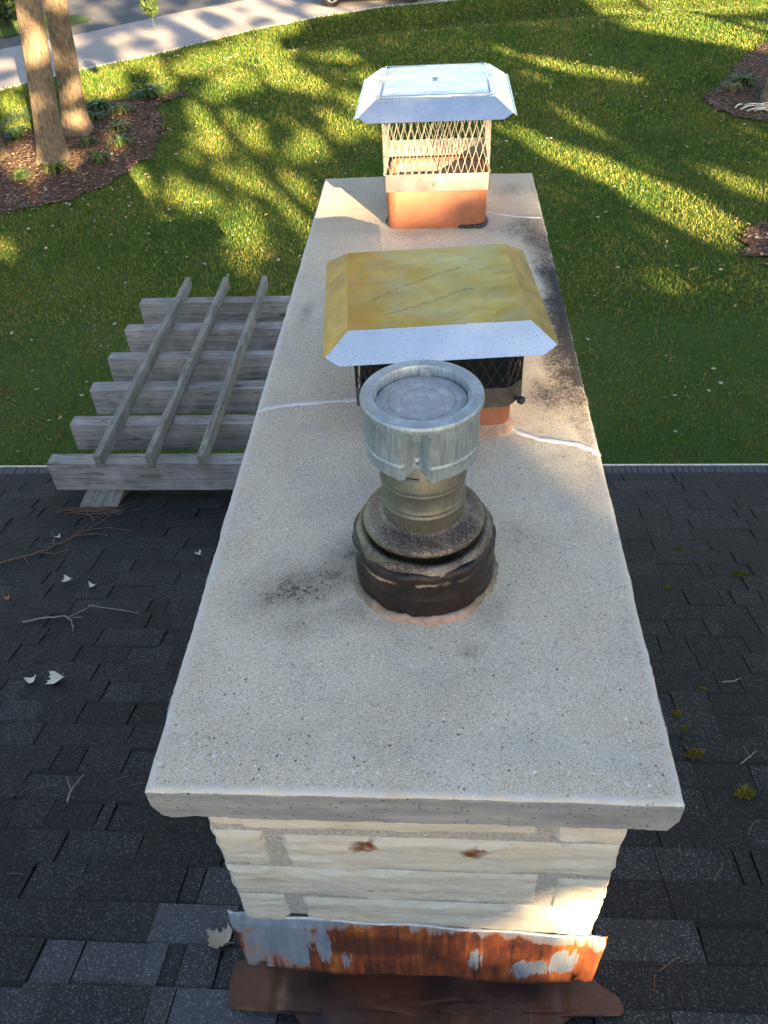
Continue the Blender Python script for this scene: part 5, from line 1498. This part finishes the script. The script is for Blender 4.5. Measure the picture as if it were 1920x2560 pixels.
# longer unmown grass on the bank by the road
n = 16000; x = rg.uniform(-9, 9, n); t = np.abs(rg.normal(1.2, .8, n)); y = np.interp(x, EX, EY)-t
k = (t > .1) & (t < 3) & ~in_beds(x, y); x, y, t = x[k], y[k], t[k]; n = len(x); z = terr(x, y)
a = rg.uniform(0, 6.283, n); hh = rg.uniform(.05, .14, n)
V = np.stack([np.stack([x-np.cos(a)*.012, y-np.sin(a)*.012, z], 1), np.stack([x+np.cos(a)*.012, y+np.sin(a)*.012, z], 1), np.stack([x+rg.normal(size=n)*.06, y+rg.normal(size=n)*.06, z+hh], 1)], 1).reshape(-1, 3)
Vs.append(V); Fs.append(np.arange(n*3).reshape(n, 3)+off); Ts.append(np.clip(.35+.25*rg.normal(size=n), 0, 1))
o = link('lawn_grass', np_mesh('lawn_grass', np.concatenate(Vs), np.concatenate(Fs), np.concatenate(Ts)), MT['grass'])
tag(o, 'mown green lawn grass around the house', 'grass', kind='stuff')
# leaves on the lawn: sparse on the mown part, thick on the bank
n = 4600; x = rg.uniform(-12, 9, n); y = rg.uniform(3.2, 25, n); n2 = 2600
x2 = rg.uniform(-6.5, 8, n2); y2 = np.interp(x2, EX, EY)-np.abs(rg.normal(1.6, .75, n2)); n3 = 500
x3 = rg.uniform(-9, -5, n3); y3 = rg.uniform(11, 17, n3)
x = np.concatenate([x, x2, x3]); y = np.concatenate([y, y2, y3])
k = (np.interp(x, EX, EY)-y > .1) & ((np.abs(x) > HX) | (y > EAVE+.2)); x, y = x[k], y[k]
C_ = np.stack([x, y, terr(x, y)+.045], 1)
V, F = leaf_quads(C_, .030, 77); V = V.reshape(-1, 4, 3); m_ = V.mean(1, keepdims=True); V = m_+(V-m_)*np.array([1, 1, .45]); V = V.reshape(-1, 3)
o = link('leaf_litter', np_mesh('leaf_litter', V, F, rg.random(len(F))**.8), MT['litter'])
tag(o, 'fallen autumn leaves strewn over the lawn and the bank by the road', 'fallen leaves', kind='stuff')

# ------------------------------------------------------------------ tall trees behind the house that shade the garden
# unseen crowns shaped for the light: leaves removed from the sun paths listed here (ground outlines of the sunny patches)
SUNNY = [[(-4.4,15.7),(-4.4,15.4),(-4.5,15.2),(-4.6,15.1),(-4.7,15.4),(-4.8,15.7),(-4.9,16.1),(-4.9,16.4),(-4.7,16.2),(-4.6,16.1)],[(-3.9,14.6),(-3.8,14.1),(-3.9,13.9),(-4.1,14.1),(-4.3,14.2),(-4.5,14.6),(-4.4,14.9),(-4.3,15.1),(-4.2,15.3),(-4.0,15.0)],[(-3.2,14.7),(-3.1,14.2),(-3.3,14.0),(-3.4,14.2),(-3.6,14.2),(-3.7,14.7),(-3.7,15.0),(-3.6,15.3),(-3.4,15.5),(-3.3,15.1)],[(-2.0,14.2),(-2.0,13.8),(-2.2,13.7),(-2.4,13.6),(-2.6,13.8),(-2.6,14.2),(-2.6,14.6),(-2.5,15.0),(-2.4,14.9),(-2.2,14.6)],[(-3.8,15.5),(-3.8,15.3),(-3.8,15.2),(-3.9,15.1),(-4.0,15.2),(-4.1,15.5),(-4.1,15.7),(-4.1,15.9),(-3.9,15.8),(-3.8,15.7)],[(-1.5,15.0),(-1.5,14.8),(-1.6,14.5),(-1.8,14.6),(-2.0,14.8),(-2.0,15.0),(-2.0,15.4),(-1.9,15.4),(-1.7,15.5),(-1.5,15.3)],[(-4.0,12.2),(-3.9,11.8),(-4.0,11.7),(-4.2,11.8),(-4.3,11.9),(-4.4,12.2),(-4.4,12.5),(-4.4,12.8),(-4.3,12.8),(-4.1,12.5)],[(-3.4,11.9),(-3.4,11.7),(-3.6,11.5),(-3.8,11.6),(-4.0,11.7),(-4.2,11.9),(-4.1,12.1),(-3.9,12.3),(-3.8,12.4),(-3.5,12.1)],[(-2.1,12.3),(-2.1,11.9),(-2.2,11.6),(-2.3,11.7),(-2.5,11.9),(-2.5,12.3),(-2.6,12.7),(-2.5,12.8),(-2.4,12.8),(-2.2,12.7)],[(-1.9,11.5),(-1.9,11.2),(-2.0,11.0),(-2.1,11.1),(-2.2,11.2),(-2.4,11.6),(-2.3,11.9),(-2.2,12.1),(-2.1,12.2),(-2.0,11.9)],[(-3.0,11.0),(-2.9,10.6),(-3.0,10.6),(-3.1,10.6),(-3.2,10.6),(-3.3,11.0),(-3.3,11.1),(-3.3,11.4),(-3.2,11.4),(-3.1,11.1)],[(-2.8,11.3),(-2.7,11.0),(-2.8,10.7),(-2.9,10.8),(-2.9,11.0),(-3.1,11.3),(-3.1,11.6),(-3.0,11.7),(-2.9,11.9),(-2.9,11.6)],[(-2.5,10.5),(-2.5,10.2),(-2.6,10.1),(-2.7,10.2),(-2.8,10.2),(-2.9,10.5),(-2.9,10.7),(-2.9,10.9),(-2.7,11.0),(-2.6,10.7)],[(-4.7,12.1),(-4.7,11.9),(-4.8,11.9),(-4.9,11.9),(-5.1,11.9),(-5.1,12.1),(-5.1,12.3),(-5.1,12.4),(-5.0,12.4),(-4.9,12.3)],[(-5.0,11.0),(-5.0,10.9),(-5.0,10.9),(-5.1,10.9),(-5.2,10.9),(-5.2,11.0),(-5.2,11.1),(-5.2,11.2),(-5.1,11.2),(-5.1,11.1)],[(-6.0,10.1),(-5.9,9.9),(-6.0,9.9),(-6.1,9.9),(-6.2,9.9),(-6.3,10.1),(-6.3,10.2),(-6.3,10.4),(-6.2,10.5),(-6.1,10.3)],[(-3.5,13.1),(-3.4,12.8),(-3.5,12.8),(-3.6,12.8),(-3.7,12.9),(-3.8,13.1),(-3.8,13.3),(-3.8,13.3),(-3.7,13.4),(-3.5,13.3)],[(-3.0,12.8),(-3.0,12.6),(-3.0,12.4),(-3.2,12.4),(-3.3,12.6),(-3.4,12.8),(-3.4,13.2),(-3.4,13.3),(-3.2,13.4),(-3.1,13.2)],[(-2.7,12.5),(-2.6,12.3),(-2.7,12.2),(-2.9,12.3),(-3.0,12.4),(-3.1,12.6),(-3.1,12.8),(-3.0,12.9),(-2.9,13.0),(-2.7,12.8)],[(-4.1,13.7),(-4.1,13.5),(-4.2,13.5),(-4.3,13.4),(-4.4,13.5),(-4.4,13.7),(-4.4,13.8),(-4.4,14.0),(-4.3,13.9),(-4.2,13.8)],[(-2.7,17.9),(-2.9,17.7),(-3.0,17.4),(-3.3,17.3),(-3.5,17.6),(-3.6,17.9),(-3.7,18.3),(-3.4,18.6),(-3.2,18.4),(-2.9,18.3)],[(-4.0,18.1),(-3.9,17.8),(-4.1,17.4),(-4.4,17.6),(-4.6,17.8),(-4.8,18.1),(-4.7,18.5),(-4.6,18.7),(-4.3,18.8),(-4.1,18.5)],[(-3.7,17.5),(-3.8,17.3),(-4.1,17.2),(-4.4,17.0),(-4.7,17.2),(-4.7,17.5),(-4.7,17.8),(-4.6,18.0),(-4.3,17.9),(-4.0,17.8)],[(-3.0,18.6),(-3.2,18.3),(-3.4,18.2),(-3.6,18.1),(-3.8,18.3),(-3.9,18.6),(-4.0,18.9),(-3.8,19.1),(-3.5,19.0),(-3.2,18.9)],[(-2.4,17.4),(-2.3,17.2),(-2.5,17.0),(-2.6,17.1),(-2.8,17.2),(-2.9,17.4),(-2.9,17.7),(-2.7,17.9),(-2.5,17.9),(-2.4,17.7)],[(-4.0,21.4),(-4.0,21.2),(-4.2,21.0),(-4.5,21.0),(-4.7,21.0),(-4.9,21.0),(-4.8,21.4),(-4.6,21.5),(-4.3,21.6),(-4.0,21.6)],[(-3.4,22.2),(-3.4,21.9),(-3.6,21.6),(-3.9,21.6),(-4.3,21.6),(-4.5,22.0),(-4.3,22.5),(-4.1,22.8),(-3.8,23.0),(-3.4,22.5)],[(-3.4,19.7),(-3.4,19.2),(-3.7,19.0),(-3.9,19.0),(-4.6,20.2),(-4.7,20.6),(-4.5,20.8),(-4.3,21.0),(-4.0,21.2),(-3.8,21.0)],[(-4.7,20.4),(-4.8,20.1),(-5.0,20.0),(-5.2,19.8),(-5.3,19.8),(-5.3,20.0),(-5.4,20.1),(-5.2,20.4),(-5.1,20.4),(-4.9,20.4)],[(-6.0,19.2),(-6.0,19.0),(-6.1,18.8),(-6.2,18.8),(-6.4,18.8),(-6.6,18.9),(-6.5,19.1),(-6.4,19.2),(-6.2,19.4),(-6.1,19.3)],[(-6.3,19.2),(-6.4,19.0),(-6.5,18.8),(-6.7,18.7),(-7.0,18.9),(-7.2,19.2),(-7.3,19.7),(-7.0,19.7),(-6.8,19.7),(-6.5,19.6)],[(-6.9,18.3),(-6.9,18.1),(-7.0,17.9),(-7.0,17.8),(-7.2,18.0),(-7.3,18.3),(-7.5,18.8),(-7.4,18.9),(-7.2,18.8),(-7.0,18.7)],[(-7.3,17.9),(-7.1,17.6),(-7.3,17.4),(-7.4,17.4),(-7.5,17.5),(-7.6,17.9),(-7.7,18.3),(-7.8,18.8),(-7.6,18.7),(-7.5,18.3)],[(-5.6,17.4),(-5.6,17.2),(-5.6,16.9),(-5.6,16.8),(-5.8,17.1),(-6.0,17.5),(-6.2,18.3),(-6.1,18.5),(-6.0,18.5),(-5.8,18.2)],[(-8.3,16.4),(-8.2,16.0),(-8.1,15.6),(-8.4,15.7),(-8.6,16.0),(-8.8,16.4),(-9.0,16.9),(-8.8,17.0),(-8.7,17.1),(-8.4,16.9)],[(-7.7,15.1),(-7.6,14.8),(-7.7,14.7),(-7.9,14.7),(-8.0,14.9),(-8.2,15.1),(-8.2,15.2),(-8.1,15.4),(-7.9,15.5),(-7.8,15.3)],[(-7.0,13.3),(-6.9,12.9),(-6.9,12.6),(-7.1,12.8),(-7.3,12.9),(-7.5,13.3),(-7.6,13.7),(-7.5,13.9),(-7.5,14.1),(-7.1,13.8)],[(-6.2,12.5),(-6.2,12.1),(-6.2,12.0),(-6.3,11.8),(-6.6,12.1),(-6.7,12.4),(-6.9,12.8),(-6.9,13.2),(-6.6,13.0),(-6.5,12.8)],[(-5.8,12.0),(-5.8,11.9),(-5.9,11.9),(-5.9,11.8),(-6.1,11.9),(-6.1,12.0),(-6.1,12.1),(-6.1,12.3),(-6.0,12.2),(-5.9,12.1)],[(-5.7,14.3),(-5.6,14.1),(-5.7,14.0),(-5.8,14.0),(-5.9,14.1),(-6.0,14.3),(-6.1,14.6),(-6.1,14.8),(-6.0,14.8),(-5.9,14.6)],[(-4.9,12.9),(-4.9,12.8),(-5.1,12.7),(-5.2,12.7),(-5.4,12.8),(-5.4,12.9),(-5.4,13.1),(-5.4,13.3),(-5.2,13.2),(-5.1,13.1)],[(-6.0,15.6),(-5.9,15.5),(-6.0,15.4),(-6.1,15.4),(-6.2,15.5),(-6.3,15.6),(-6.3,15.7),(-6.2,15.8),(-6.1,15.9),(-6.0,15.8)],[(-6.6,15.3),(-6.7,15.2),(-6.8,15.1),(-7.0,15.1),(-7.1,15.2),(-7.2,15.3),(-7.3,15.5),(-7.1,15.6),(-7.0,15.6),(-6.8,15.5)],[(-2.0,19.6),(-1.9,19.3),(-2.1,19.2),(-2.4,19.3),(-2.7,19.4),(-2.9,19.6),(-2.7,19.8),(-2.5,19.9),(-2.2,20.0),(-2.0,19.8)],[(-3.0,21.9),(-3.0,21.7),(-3.1,21.5),(-3.3,21.5),(-3.4,21.6),(-3.5,21.7),(-3.4,21.9),(-3.3,22.0),(-3.2,22.1),(-3.0,22.0)],[(-1.1,16.1),(-1.3,15.9),(-1.4,15.7),(-1.5,15.6),(-1.7,15.8),(-1.7,16.1),(-1.8,16.5),(-1.6,16.7),(-1.5,16.5),(-1.3,16.5)],[(-1.1,15.0),(-1.1,14.8),(-1.1,14.6),(-1.3,14.7),(-1.4,14.8),(-1.5,15.0),(-1.5,15.2),(-1.3,15.3),(-1.2,15.4),(-1.1,15.2)],[(-1.9,15.7),(-1.9,15.6),(-2.0,15.3),(-2.0,15.4),(-2.2,15.6),(-2.3,15.8),(-2.3,16.0),(-2.1,16.0),(-2.0,16.1),(-1.9,16.0)],[(-1.3,18.1),(-1.4,17.9),(-1.4,17.6),(-1.5,17.6),(-1.7,17.9),(-1.8,18.1),(-1.8,18.4),(-1.6,18.5),(-1.5,18.5),(-1.3,18.4)],[(-0.7,20.6),(-0.8,20.5),(-0.9,20.3),(-1.1,20.3),(-1.2,20.5),(-1.4,20.6),(-1.4,20.9),(-1.1,20.9),(-1.0,20.9),(-0.7,20.8)],[(-1.6,16.8),(-1.6,16.6),(-1.7,16.5),(-1.9,16.6),(-2.0,16.6),(-2.1,16.8),(-2.0,16.9),(-1.9,17.0),(-1.8,17.1),(-1.6,16.9)],[(-4.7,12.5),(-4.6,12.4),(-4.7,12.2),(-4.8,12.3),(-5.0,12.4),(-5.1,12.4),(-5.1,12.6),(-4.9,12.7),(-4.8,12.7),(-4.7,12.7)],[(-4.3,16.8),(-4.4,16.5),(-4.5,16.5),(-4.7,16.4),(-4.8,16.5),(-4.8,16.8),(-4.9,17.0),(-4.8,17.2),(-4.7,17.1),(-4.5,17.0)],[(-2.8,15.6),(-2.8,15.3),(-2.8,15.2),(-2.9,15.3),(-3.0,15.3),(-3.0,15.6),(-3.0,15.7),(-2.9,15.8),(-2.9,15.9),(-2.9,15.7)],[(1.1,15.1),(1.6,14.9),(2.1,14.1),(2.8,13.3),(3.3,12.5),(3.8,11.8),(4.1,10.9),(4.4,10.6),(4.1,10.2),(3.8,9.8),(3.5,10.2),(3.0,11.0),(2.5,12.4),(1.8,13.3),(1.0,14.3)],[(2.1,16.4),(2.3,16.0),(2.7,15.1),(3.1,14.1),(3.5,13.3),(3.4,13.3),(3.0,14.0),(2.4,15.1)],[(3.0,13.6),(3.4,12.7),(3.9,12.1),(4.4,10.7),(4.5,10.9),(3.9,12.1),(3.5,12.9)],[(1.9,19.2),(2.8,18.7),(4.1,17.8),(4.0,17.2),(2.8,17.9),(2.0,18.7)],[(1.3,19.9),(1.7,19.7),(1.6,19.2),(1.3,19.5)],[(1.9,18.2),(2.3,17.7),(2.2,17.4),(1.8,17.9)],[(2.3,17.0),(2.6,16.6),(2.5,16.5)],[(4.1,12.9),(4.6,12.5),(5.1,12.0),(4.8,11.3),(4.4,11.9),(4.3,12.4)],[(4.1,24.4),(4.4,23.7),(4.4,21.3),(5.6,20.3),(6.8,19.1),(7.3,20.0),(7.6,21.1),(6.4,21.7),(6.6,23.7),(6.7,24.2),(4.7,24.4)],[(3.3,23.8),(3.9,23.7),(3.8,23.4),(3.4,23.4)],[(2.9,9.2),(3.1,9.1),(3.0,8.6),(2.7,8.7)]]
SUNNY_ROOF = [[(-.1, 1.9), (.28, 2.05), (.22, 2.5), (-.1, 3.2), (-.85, 3.35), (-.85, 2.9), (-.46, 1.9)], [(.24, .60), (.21, 1.0), (.24, 1.42), (.56, 1.35), (.60, .60)],
              [(1.40, -2.45), (1.22, -1.85), (1.15, -1.42), (1.45, -1.50), (2.0, -2.75)], [(.80, -1.02), (.72, -.65), (1.15, -1.15), (1.15, -1.32)], [(.34, 1.66), (.39, 1.6), (.39, 1.33), (.34, 1.28)]]
# the crown, the vent and the masonry mostly stand in shade
DARK = [[(.17, .30), (.45, -.1), (.45, 1.85), (-.30, 1.85), (-.50, 1.95), (-.85, 1.85), (-.85, 1.45), (-.42, .8), (-.42, -.1)], [(.0, -.6), (.95, -.6), (2.0, -2.8), (.85, -2.8)]]
SUNNY = [[(cx+(x-cx)*1.27, cy+(y-cy)*1.27) for x, y in pl] if len(pl) == 10 else [(cx+(x-cx)*1.08, cy+(y-cy)*1.08) for x, y in pl] for pl in SUNNY for cx, cy in [(sum(p[0] for p in pl)/len(pl), sum(p[1] for p in pl)/len(pl))]]
def shade(P):
    """True for leaves that do not stand in a sun path"""
    t = P[:, 2]/SUNV[2]; sx, sy = P[:, 0]-SUNV[0]*t, P[:, 1]-SUNV[1]*t
    bad = np.zeros(len(P), bool)
    for pl in SUNNY_ROOF: bad |= inpoly(sx, sy, pl)
    keep = np.zeros(len(P), bool)
    for pl in DARK: keep |= inpoly(sx, sy, pl)
    keep &= ~bad
    keep |= inpoly(sx, sy, [(-.12, 2.06), (.22, 2.06), (.22, 2.45), (-.04, 2.36), (-.13, 2.2)]) & (np.random.default_rng(len(P)).random(len(P)) < .93)
    for pl in SUNNY_ROOF[2:4]: keep |= inpoly(sx, sy, pl) & (np.random.default_rng(len(P)+1).random(len(P)) < .12)
    g_ = np.full(len(P), -3.5)
    for _ in range(4):
        t = (P[:, 2]-g_)/SUNV[2]; gx, gy = P[:, 0]-SUNV[0]*t, P[:, 1]-SUNV[1]*t
        g_ = terr(gx, gy)
    for pl in SUNNY: bad |= inpoly(gx, gy, pl)
    # broken light over the road and its verge
    far_ = np.interp(gx, EX, EY)-gy
    nz = np.sin(gx*2.1+1.3*np.sin(gy*.8))*np.sin(gy*1.0+1.1*np.sin(gx*1.1+.6))+.45*np.sin(gx*4.7+2)*np.sin(gy*2.3+gx)
    nz = np.where(far_ < 0, np.sin(gx*3.1+1.5*np.sin(gy*1.1))*np.sin(gy*1.5+1.4*np.sin(gx*1.9))+.25*np.sin(gx*5.3+gy*2.9), nz)
    bad |= (far_ < .0) & (nz > np.where(gx < -8.5, .25, -.10)) & (gx < -1.6)
    bad |= (far_ < 3.0) & (far_ >= 0) & (nz > .1) & (gx < -4.0)
    nz2 = np.sin(gx*2.6+1.2*np.sin(gy*1.6))*np.sin(gy*1.9+1.3*np.sin(gx*1.5))
    bad &= ~((gx < -7.2) & (gy > 15) & (nz2 < -.05))
    bad |= (gx < -7.2) & (gy > 15) & (nz2 > .12) & (far_ < 2)
    bad |= (gx > 3.5) & (gy > 22) & (gx > 4+(24-gy)*.6)
    keep |= (gx > -3.4) & (gx < 4.0) & (far_ > .3) & (far_ < 3.6) & (gx+gy < 27.6)
    return ~bad | keep
UA = np.array([math.cos(-(SUN_AZ-math.pi)), 0]);
ca, sa = 0.883, 0.469
spots = [(-5.0, -27, 2.4), (-0.5, -25, 2.8), (3.6, -28, 2.6), (7.8, -26, 2.8), (12.0, -28, 2.7), (16.0, -26, 2.8), (20.5, -28, 3.0)]
for i, (u, w, cr_) in enumerate(spots):
    bx, by = u*ca - w*sa, u*sa + w*ca
    bz = float(terr(bx, by))
    tree('shade_tree', (bx, by, bz), (0, 0), 19.5, .22, .05, ((bx, by, 7.2), (2.9, 2.9, 7.6)), 'tall leafy tree behind the house, unseen crown cut to shape its dappled shade', 'tree', 60+i, MT['needles'], .12, 30000, None, shade, 8, 'trees behind the house')
